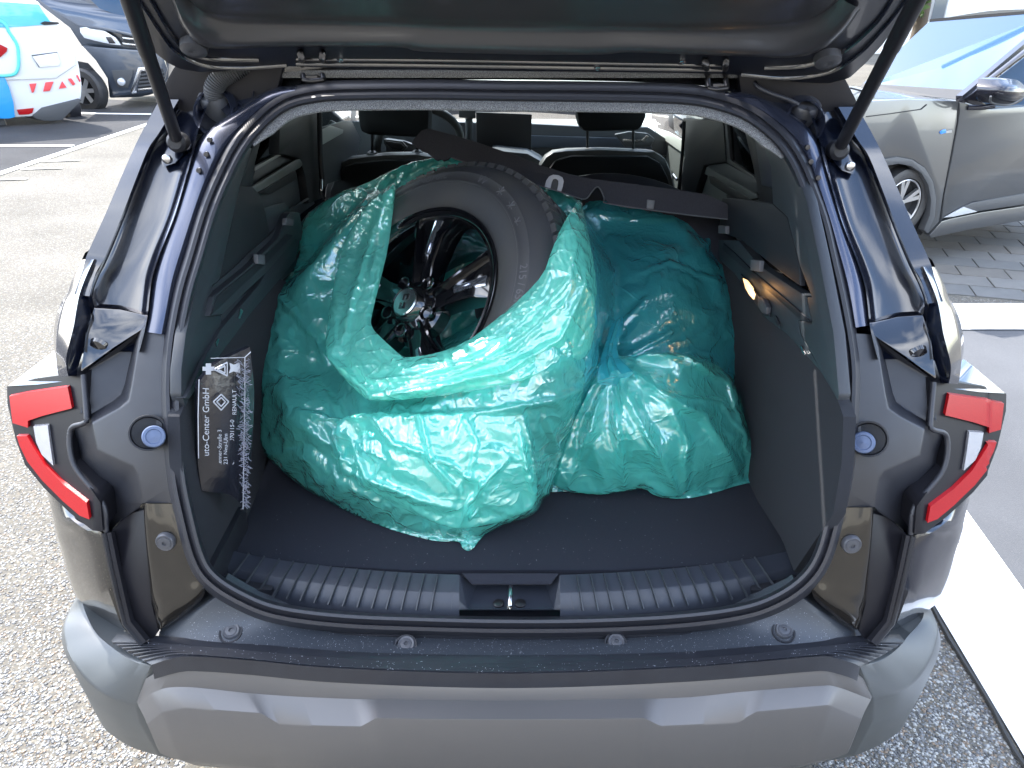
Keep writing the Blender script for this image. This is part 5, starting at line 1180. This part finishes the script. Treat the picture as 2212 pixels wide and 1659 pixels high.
# pavers beyond the cross line: individual stones
pav = thing('paver_path', 'pale concrete paving stones laid in rows beside the silver car', 'paving', tuple(PZ(2100, 600, 0)))
pm = [mat('paver_%s' % n, c, .8, bump=(200,.4,.002), noise=(12, (c[0]*.8,c[1]*.8,c[2]*.8), .4, .8)) for n, c in (('pale', (.15,.145,.135)), ('warm', (.14,.13,.115)), ('grey', (.125,.125,.12)))]
o_ = PZ(1840, 652, 0); du_, dv_ = V((.27, 0, 0)), V((0, .165, 0))
rowdir = (PZ(2212, 640, 0) - PZ(2010, 600, 0)); 
ux = V((.96,-.28,0)); uy = V((.28,.96,0)); base_me = {}
for r in range(-4, 22):
    for c in range(-4, 17):
        p = o_ + ux * (c * .30 + (.15 if r % 2 else 0)) + uy * (r * .20)
        if p.y < o_.y + .12 or p.x < 1.6 or p.y > 7.2 or p.x > 6.2: continue
        key = (r*7 + c*3) % 3
        if key not in base_me:
            h = [ux*(-.146)+uy*(-.096), ux*.146+uy*(-.096), ux*.146+uy*.096, ux*(-.146)+uy*.096]
            t_ = [V((x.x, x.y, .030)) for x in h]; b_ = [V((x.x, x.y, 0)) for x in h]
            ob = mk('paving_stone', t_ + b_, [[0,1,2,3],[0,4,5,1],[1,5,6,2],[2,6,7,3],[3,7,4,0]], pm[key], None, False, .004); base_me[key] = ob.data; bpy.data.objects.remove(ob)
        ob = bpy.data.objects.new('paving_stone', base_me[key]); COL.objects.link(ob); ob.parent = pav; ob.location = p - V(pav.location) + V((0,0,-.02 + random.uniform(-.002,.002)))
# ================================================================== silver car on the right
silver = mat('silver_car_paint', (.095,.098,.100), .30, .55, .8, bump=(5,.06,.01)); silverd = mat('silver_car_cladding', (.055,.058,.062), .5)
archm = mat('wheel_arch_black', (.012,.013,.015), .7); alloy = mat('alloy_silver', (.5,.5,.5), .3, .8); blackgl = mat('mirror_black', (.012,.012,.018), .2, 0, .3)
SP0, SPn = V((2.8, 4.83, 0)), V((.39, -.92, 0)).normalized(); SPd = V((.92, .39, 0)).normalized(); back = -SPn
def SS(u, v, off=0.): return PP(u, v, SP0 - SPn * off, SPn)
suv = thing('parked_suv', 'silver grey car parked across the right background, black door mirror, front wheel turned to us', 'car', tuple(SS(2000, 512)))
suv['label'] = 'silver grey car with a black door mirror parked on the right'
def sp(name, px, m, th=.02, bevel=.004, off=0., parent=None): return plate(name, [SS(u, v, off + (q[0] if q else 0)) for u, v, *q in px], m, parent or suv, th, bevel, d=tuple(back))
arch = [(1860,440),(1862,400),(1880,365),(1905,345),(1940,339),(1972,345),(1998,362),(2016,392),(2023,430),(2020,468),(2005,505)]
sp('front_wing', [(1848,440),(1838,380),(1842,300),(1856,228),(1885,218),(1960,214),(2043,217),(2071,219),(2070,240),(2068,262),(2056,330),(2038,420),(2030,478),(2005,505)] + [(u,v) for u, v in arch[::-1][1:]], silver, .10, .006)
sp('front_door', [(2073,220),(2140,236),(2212,230),(2330,228),(2330,395),(2212,422),(2100,436),(2062,455),(2034,476),(2041,420),(2059,330),(2071,262),(2073,240)], silver, .06, .006)
0 and sp('door_crease', [(2056,428),(2100,400),(2150,394),(2330,385),(2330,392),(2150,402),(2108,412),(2066,440)], silver, .01, .004, -.012)
sp('side_cladding', [(2066,454),(2100,438),(2330,398),(2330,425),(2116,456),(2080,462),(2056,470)], silverd, .03, .004, -.008)
sp('side_cladding', [(2008,508),(2035,478),(2056,472),(2120,459),(2330,428),(2330,460),(2190,480),(2100,495),(2012,514)], silver, .05, .006, -.004)
sp('cladding_insert', [(2040,470),(2082,447),(2112,457),(2060,468)], mat('insert_light_grey', (.42,.43,.43), .5), .006, .001, -.012)
a_in = [(u + (1950 - u)*.16, v + (445 - v)*.14) for u, v in arch]
sp('wheel_arch_lip', arch + a_in[::-1], silverd, .05, .004, -.012)
sp('wheel_arch_liner', a_in + [(1990,508),(1870,470)], archm, .02, .002, .09)
wc = SS(1944, 440, .045); RW = .235; W1, W2 = SPd, V((0,0,1))
fw = lathe('front_wheel', wc, SPn, [(.155,-.02),(.165,.02),(.20,.028),(.225,.02),(.238,-.02),(.24,-.10),(.22,-.16)], tyrem, suv, 48)
lathe('rim', wc + SPn*.004, SPn, [(.157,.012),(.150,.002),(.140,-.03),(.05,-.06),(0,-.06)], archm, fw, 40)
for k in range(5):
    for da in (-9, 9):
        a = math.radians(72*k + 20 + da); d = W1*math.cos(a) + W2*math.sin(a); t = SPn.cross(d)
        a2 = math.radians(72*k + 20); d2 = W1*math.cos(a2) + W2*math.sin(a2)
        p = wc + d2 * .03 ; q = wc + d * .152
        mk('wheel_spoke', [p - t*.010 + SPn*.004, p + t*.010+ SPn*.004, q + t*.017+ SPn*.012, q - t*.012+ SPn*.012, p - t*.01 - SPn*.02, p + t*.01 - SPn*.02, q + t*.017 - SPn*.01, q - t*.012 - SPn*.01], [[0,1,2,3],[4,7,6,5],[0,4,5,1],[1,5,6,2],[2,6,7,3],[3,7,4,0]], alloy, fw, False)
sweep('rim_ring', [wc + SPn*.012 + (W1*math.cos(t)+W2*math.sin(t))*.153 for t in [2*math.pi*i/40 for i in range(40)]], circ(.006,8), alloy, fw, True, up=tuple(SPn))
lathe('hub_cap', wc, SPn, [(.03,.0),(.028,.012),(0,.014)], alloy, fw, 20)
# bonnet, scuttle, windscreen, roof, pillars (with the full width of the car behind the visible side)
surf('bonnet', [[SS(1836,300,0),SS(1830,262,.5),SS(1790,240,1.3)],[SS(1856,229,.02),SS(1830,215,.5),SS(1780,205,1.3)],[SS(1960,215,.02),SS(1900,197,.6),SS(1830,186,1.3)],[SS(2066,218,.03),SS(1980,205,.6),SS(1850,190,1.3)]], silver, suv, 24, 24, th=.03, thd=(0,0,-1))
sweep('bonnet_gap', [SS(*p) for p in [(1872,252,-.003),(1920,246,-.003),(1990,236,-.003),(2002,226,-.003)]], [(-.0025,-.003),(-.0025,.002),(.0025,.002),(.0025,-.003)], archm, suv, up=tuple(SPn))
WS = [SS(1852,192,1.25), SS(2066,216,.06), SS(2300,20,.30), SS(2010,44,1.15)]
mk('windscreen', WS, [[0,1,2,3]], carglass, suv, False)
plate('windscreen_base_band', [WS[0] + V((0,0,.003)), WS[1] + V((0,0,.003)), WS[1].lerp(WS[2],.10) + V((0,0,.003)), WS[0].lerp(WS[3],.08) + V((0,0,.003))], archm, suv, .002, 0, d=(0,0,-1))
0 and mk('cabin_back', [p + back*1.0 + SPd*.7 + V((0,0,-.35)) for p in WS], [[0,1,2,3]], mat('cabin_blue_grey', (.10,.17,.28), .6), suv, False)
surf('roof', [[WS[3], WS[3].lerp(WS[2],.5)+V((0,0,.03)), WS[2]],[WS[3]+SPd*2+V((0,0,.03)), WS[3].lerp(WS[2],.5)+SPd*2+V((0,0,.06)), WS[2]+SPd*2+V((0,0,.03))]], silver, suv, 16, 10, th=.02, thd=(0,0,-1))
sweep('windscreen_pillar', [WS[1] + SPn*.02, WS[2] + SPn*.02], [(-.03,-.02),(-.03,.02),(.03,.02),(.03,-.02)], blackgl, suv, up=tuple(SPn))
sweep('windscreen_header', [WS[3], WS[2]], [(-.012,-.01),(-.012,.01),(.012,.01),(.012,-.01)], blackgl, suv, up=(0,0,1))
sp('side_window', [(2100,212),(2140,180),(2225,115),(2330,40),(2330,226),(2212,229),(2145,233)], carglass, .004, 0, .05)
sp('window_surround', [(2076,217),(2095,206),(2180,140),(2330,20),(2330,36),(2225,112),(2150,170),(2108,212),(2145,234),(2212,230),(2212,236),(2140,238)], blackgl, .03, .003, .02)
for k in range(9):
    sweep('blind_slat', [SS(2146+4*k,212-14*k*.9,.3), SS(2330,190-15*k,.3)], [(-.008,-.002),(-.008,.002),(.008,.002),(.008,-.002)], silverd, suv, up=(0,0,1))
sweep('door_gap', [SS(*p) for p in [(2072,222,-.002),(2070,240,-.002),(2070,262,-.002),(2057,330,-.002),(2040,420,-.002),(2031,478,-.002)]], [(-.003,-.003),(-.003,.001),(.003,.001),(.003,-.003)], archm, suv, up=tuple(SPn))
mo = surf('door_mirror', [[SS(u,v,o) for u,v,o in r] for r in [[(2140,172,-.10),(2165,170,-.13),(2195,172,-.12),(2214,185,-.09)],[(2137,190,-.14),(2165,190,-.20),(2195,190,-.20),(2216,195,-.13)],[(2136,206,-.14),(2165,208,-.20),(2195,208,-.20),(2214,206,-.13)],[(2138,222,-.10),(2165,226,-.13),(2190,226,-.12),(2208,218,-.09)]]], blackgl, suv, 24, 24, th=.08, thd=tuple(back))
tube('mirror_trim', [SS(2140,208,-.17), SS(2142,222,-.15), SS(2180,226,-.16), SS(2212,210,-.12)], .006, silverd, mo)
tube('mirror_foot', [SS(2150,228,-.10), SS(2120,232,-.04), SS(2090,232,0)], .016, blackgl, suv)
tube('wiper', [SS(1836,190,.8), SS(1880,200,.7), SS(1925,206,.6)], .006, archm, suv)
bdg = sp('wing_badge', [(2030,286),(2036,281),(2043,279),(2044,283),(2055,281),(2055,285),(2044,287),(2038,288),(2033,290)], mat('badge_blue', (.05,.25,.8), .3), .004, .001, -.004)
sp('badge_text', [(2044,283),(2056,281),(2056,286),(2044,288)], alloy, .003, 0, -.006, bdg)
sw2 = cr([SS(1970 + 17*math.cos(t), 190 + 17*math.sin(t)*.8, .6) for t in [2*math.pi*i/12 for i in range(12)]], 30, True)
suvb = plate('body_core', [SS(1850,440,.11),SS(1850,262,.11),SS(1900,250,.11),SS(2070,246,.11),SS(2330,246,.11),SS(2330,455,.11),SS(2020,505,.11),SS(2020,430,.11),SS(1995,360,.11),SS(1940,338,.11),SS(1880,362,.11)], silver, suv, 1.2, .01, d=tuple(back))
# ================================================================== white hatchback, rear view, on the left
whitecar = mat('white_car_paint', (.62,.63,.64), .3, 0, .5); bluel = mat('light_blue_livery', (.02,.26,.62), .35, 0, .5); redt = mat('red_reflective_tape', (.62,.06,.07), .4)
turq = mat('turquoise_livery', (.10,.55,.58), .4)
HP0 = V((-6.5, 11.1, 0)); HPn = V((.42,-.90,0)).normalized()
def HH(u, v, off=0.): return PP(u, v, HP0 - HPn * off, HPn)
hat = thing('parked_hatchback', 'small white hatchback with light blue livery and red and white rear tape', 'car', tuple(HH(90,262)))
hb = V((-.82,.57,0))
def hp(name, px, m, th=.02, bevel=.004, off=0., parent=None, d=None): return plate(name, [HH(u, v, off + (q[0] if q else 0)) for u, v, *q in px], m, parent or hat, th, bevel, d=tuple(d or -HPn))
hp('rear_body', [(-170,60),(-60,-8),(0,-4),(85,2),(95,22),(140,62),(158,92),(172,140),(178,180),(177,212),(150,232),(70,252),(0,256),(-170,262)], whitecar, 3.2, .04, 0, d=hb)
hp('tailgate_panel', [(-150,58),(-10,50),(40,48),(120,48),(142,64),(156,94),(164,140),(120,170),(60,172),(-150,178)], whitecar, .04, .02, -.03)
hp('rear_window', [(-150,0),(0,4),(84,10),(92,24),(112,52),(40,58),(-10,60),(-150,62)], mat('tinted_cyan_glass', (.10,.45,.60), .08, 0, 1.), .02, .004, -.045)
hp('wiper_blade', [(86,50),(96,46),(126,48),(128,52),(95,54)], archm, .01, .001, -.06)
hp('livery_patch', [(-150,150),(-20,160),(9,165),(20,190),(29,222),(32,253),(20,256),(-150,258)], bluel, .012, .002, -.045)
tube('livery_stripe', [HH(-60,163,-.05), HH(20,163,-.05), HH(38,150,-.05), HH(40,120,-.05), HH(36,95,-.05), HH(20,70,-.05), HH(5,48,-.05), HH(-60,20,-.05)], .02, turq, hat, 40)
hp('tail_lamp', [(-30,96),(0,96),(16,104),(14,112),(0,124),(-30,130)], redlens, .03, .004, -.06)
npl = hp('number_plate', [(70,122),(123,114),(130,134),(128,142),(86,145)], whitecar, .01, .002, -.05)
hp('plate_recess_shadow', [(68,119),(124,112),(124,116),(73,123),(88,144),(84,146)], silverd, .006, .001, -.047)
for q in ([(63,181),(79,180),(73,199),(69,201)],[(98,178),(116,176),(108,196),(93,198)],[(134,175),(144,189),(127,192)],[(146,170),(154,169),(163,182),(157,185)],[(164,163),(168,162),(174,175),(172,178)]):
    hp('red_tape', q, redt, .006, .001, -.02)
hp('bumper_reflector', [(36,237),(73,233),(70,244),(62,247),(41,248)], redlens, .012, .002, -.02)
hp('bumper_underside', [(70,249),(90,232),(170,212),(178,216),(150,245),(135,260),(100,262),(78,257)], silverd, .5, .02, -.01, d=hb)
lathe('rear_wheel', HH(-8,268,.4) + V((0,0,.02)), (.57,.82,0), [(.0,.02),(.16,.03),(.26,.03),(.30,.0),(.30,-.16),(.0,-.16)], rubber, hat, 30)
lathe('rear_wheel', HH(150,222,.9), (.57,.82,0), [(.0,.02),(.16,.03),(.26,.03),(.30,.0),(.30,-.16),(.0,-.16)], rubber, hat, 30)
# ================================================================== blue-grey van, front three quarter
vanp = mat('blue_grey_van_paint', (.055,.07,.095), .28, .5, 1.); chrome = mat('van_chrome', (.65,.66,.68), .15, 1.); lampg = mat('headlamp_clear', (.55,.57,.6), .1, .2, 1.)
VP0 = V((-6.0, 12.9, 0)); VPn = V((.25,-.97,0)).normalized()
def VV_(u, v, off=0.): return PP(u, v, VP0 - VPn * off, VPn)
van = thing('parked_van', 'blue grey van with chrome front grille parked behind the white hatchback', 'van', tuple(VV_(190,238)))
def vp(name, px, m, th=.02, bevel=.004, off=0., parent=None): return plate(name, [VV_(u, v, off + (q[0] if q else 0)) for u, v, *q in px], m, parent or van, th, bevel, d=tuple(-VPn))
vp('van_body', [(45,-40),(60,-10),(100,22),(150,60),(176,100),(198,106),(216,124),(230,160),(236,212),(300,210),(320,206),(352,196),(364,170),(366,120),(350,95),(330,92),(300,76),(285,-10),(260,-60)], vanp, 1.6, .03)
surf('bonnet', [[VV_(60,-20,-.02),VV_(140,-20,.3),VV_(270,-20,.3)],[VV_(110,18,-.10),VV_(190,20,-.1),VV_(320,30,-.05)],[VV_(170,56,-.16),VV_(240,66,-.2),VV_(345,92,-.18)]], vanp, van, 20, 20, th=.02, thd=(0,.3,-1))
vp('windscreen', [(190,-6),(215,18),(252,32),(330,44),(330,-40),(190,-40)], carglass, .01, 0, -.11)
hl = vp('headlamp', [(172,60),(190,58),(225,66),(250,82),(262,98),(240,96),(205,88),(182,82),(173,70)], lampg, .05, .006, -.17)
vp('headlamp_projector', [(228,80),(240,80),(250,94),(236,94)], blackgl, .02, .002, -.18, hl)
vp('upper_grille', [(262,74),(330,84),(332,104),(280,100),(268,92)], archm, .03, .004, -.17)
for v0 in (80, 92): vp('grille_bar', [(264,v0),(334,v0+9),(334,v0+13),(266,v0+4)], chrome, .03, .002, -.19)
vp('front_bumper_skin', [(176,98),(240,104),(300,108),(352,118),(362,150),(350,196),(300,204),(246,208),(232,170),(206,130)], vanp, .05, .02, -.14)
fg = vp('fog_lamp_recess', [(241,152),(288,150),(286,164),(276,190),(255,188),(246,172)], silverd, .03, .004, -.16)
lathe('fog_lamp', VV_(262,177,-.18), tuple(VPn), [(.06,-.02),(.055,.02),(.04,.03),(0,.035)], lampg, fg, 20)
vp('chrome_frame', [(298,146),(340,142),(346,150),(306,154),(294,190),(296,202),(286,204),(282,196),(290,172)], chrome, .04, .004, -.17)
vp('lower_grille', [(306,154),(352,148),(360,190),(296,198)], archm, .02, .002, -.145)
for k in range(5): vp('grille_bar', [(302-k*1,160+8*k),(356,155+8*k),(356,158+8*k),(302-k,164+8*k)], chrome if k == 4 else silverd, .02, .001, -.165)
wv = VV_(182, 196, -.04)
fwv = lathe('front_wheel', wv, tuple((VPn + V((-.5,0,0))).normalized()), [(.20,.0),(.21,.03),(.30,.03),(.335,.0),(.34,-.12),(.28,-.2)], tyrem, van, 40)
for k in range(6):
    a = k*math.pi/3; dd = V((math.cos(a)*.8, math.cos(a)*.3, math.sin(a)))
    sweep('wheel_spoke', [wv + VPn*.02, wv + VPn*.03 + dd*.20], [(-.03,-.01),(-.03,.012),(.03,.012),(.03,-.01)], alloy, fwv, up=tuple(VPn))
vp('wheel_arch_liner', [(150,140),(168,132),(190,136),(212,160),(222,200),(222,238),(205,242),(160,235)], archm, .02, .01, -.005)
# shadow side sills
# ================================================================== buildings and trees
wallw = mat('white_render', (.85,.85,.83), .8, noise=(3, (.55,.55,.53), .4, .8)); wallb = mat('beige_render', (.50,.47,.40), .8, noise=(2, (.44,.41,.35), .4, .8)); wing = mat('window_pane_dark', (.08,.10,.12), .08, 0, 1.); framew = mat('window_frame_grey', (.3,.3,.3), .5)
b1_ = thing('office_building', 'white rendered building behind the silver car with a small grey window', 'building', (14, 24, 0))
box('wall', (17, 28, 4), (22, 7, 8), wallw, b1_, .02)
c = PY(2028, 15, 24.4)
wf = box('window', c, (.45,.1,.75), framew, b1_, .01); box('pane', c + V((0,-.06,0)), (.36,.02,.64), wing, wf, 0)
b2_ = thing('opposite_building', 'long beige building across the car park, behind the photographer', 'building', (4, -17, 0))
box('wall', (4, -20, 4.5), (46, 6, 9), wallb, b2_, .02)
for r in range(3):
    for k in range(11):
        wf = box('window', V((-16 + k*4, -16.98, 1.9 + r*2.7)), (1.6,.08,1.3), framew, b2_, .01); box('pane', V((-16 + k*4, -16.93, 1.9 + r*2.7)), (1.45,.02,1.15), wing, wf, 0)
leafm = mat('leaf_green', (.05,.10,.025), .5, noise=(3, (.09,.15,.03), .4, .7)); bark = mat('bark', (.09,.07,.05), .9, bump=(20,.6,.01))
def tree(name, label, base, h, r, n, seed, ls=.09):
    q = np.random.default_rng(seed); t = thing(name, label, 'tree', tuple(base)); b = V(base)
    tube('trunk', [b, b + V((.1,0,h*.3)), b + V((0,.1,h*.6)), b + V((.1,0,h*.9))], .12, bark, t, 20)
    for k in range(7):
        a = k*.9; tube('limb', [b + V((0,0,h*(.35+.05*k))), b + V((math.cos(a)*r*.4, math.sin(a)*r*.4, h*(.45+.05*k))), b + V((math.cos(a)*r*.8, math.sin(a)*r*.8, h*(.5+.05*k)))], .035, bark, t, 10, 6)
    cl = [(np.array([b.x,b.y,b.z+h*.68]) + q.normal(0,1,3)*np.array([r*.5,r*.5,h*.16]), r*q.uniform(.22,.42)) for _ in range(16)]
    vs = []; 
    for k in range(n):
        c_, rr = cl[q.integers(len(cl))]; d = q.normal(0,1,3); d /= np.linalg.norm(d); p = c_ + d*rr*q.uniform(.5,1)**.5
        e1 = q.normal(0,1,3); e1 /= np.linalg.norm(e1); e2 = np.cross(e1, d); e2 /= np.linalg.norm(e2)+1e-6; s = ls*q.uniform(.6,1.3)
        vs += [p - e1*s, p + e2*s*.5, p + e1*s, p - e2*s*.5]
    me = bpy.data.meshes.new('crown'); me.from_pydata([tuple(x) for x in vs], [], [[4*i,4*i+1,4*i+2,4*i+3] for i in range(n)]); me.materials.append(leafm)
    o = bpy.data.objects.new('crown', me); COL.objects.link(o); me.transform(Matrix.Translation(-b)); o.parent = t
    return t
tree('tall_tree', 'tall leafy tree beyond the open car, mirrored in the windscreen of the silver car', (2.3, 16.6, 0), 9.2, 2.3, 7000, 8, .13)
tree('leafy_tree', 'green leafy tree seen just past the roof of the silver car', tuple(PY(1975, 60, 16).xy) + (0,), 4.2, 1.7, 5000, 3)
nws = (WS[1]-WS[0]).cross(WS[3]-WS[0]).normalized()
if nws.dot(O - WS[0]) < 0: nws = -nws
rr_ = ray(1985, 95).normalized(); hitp = WS[0] + (WS[1]-WS[0])*.4; refl = rr_ - nws*2*rr_.dot(nws)
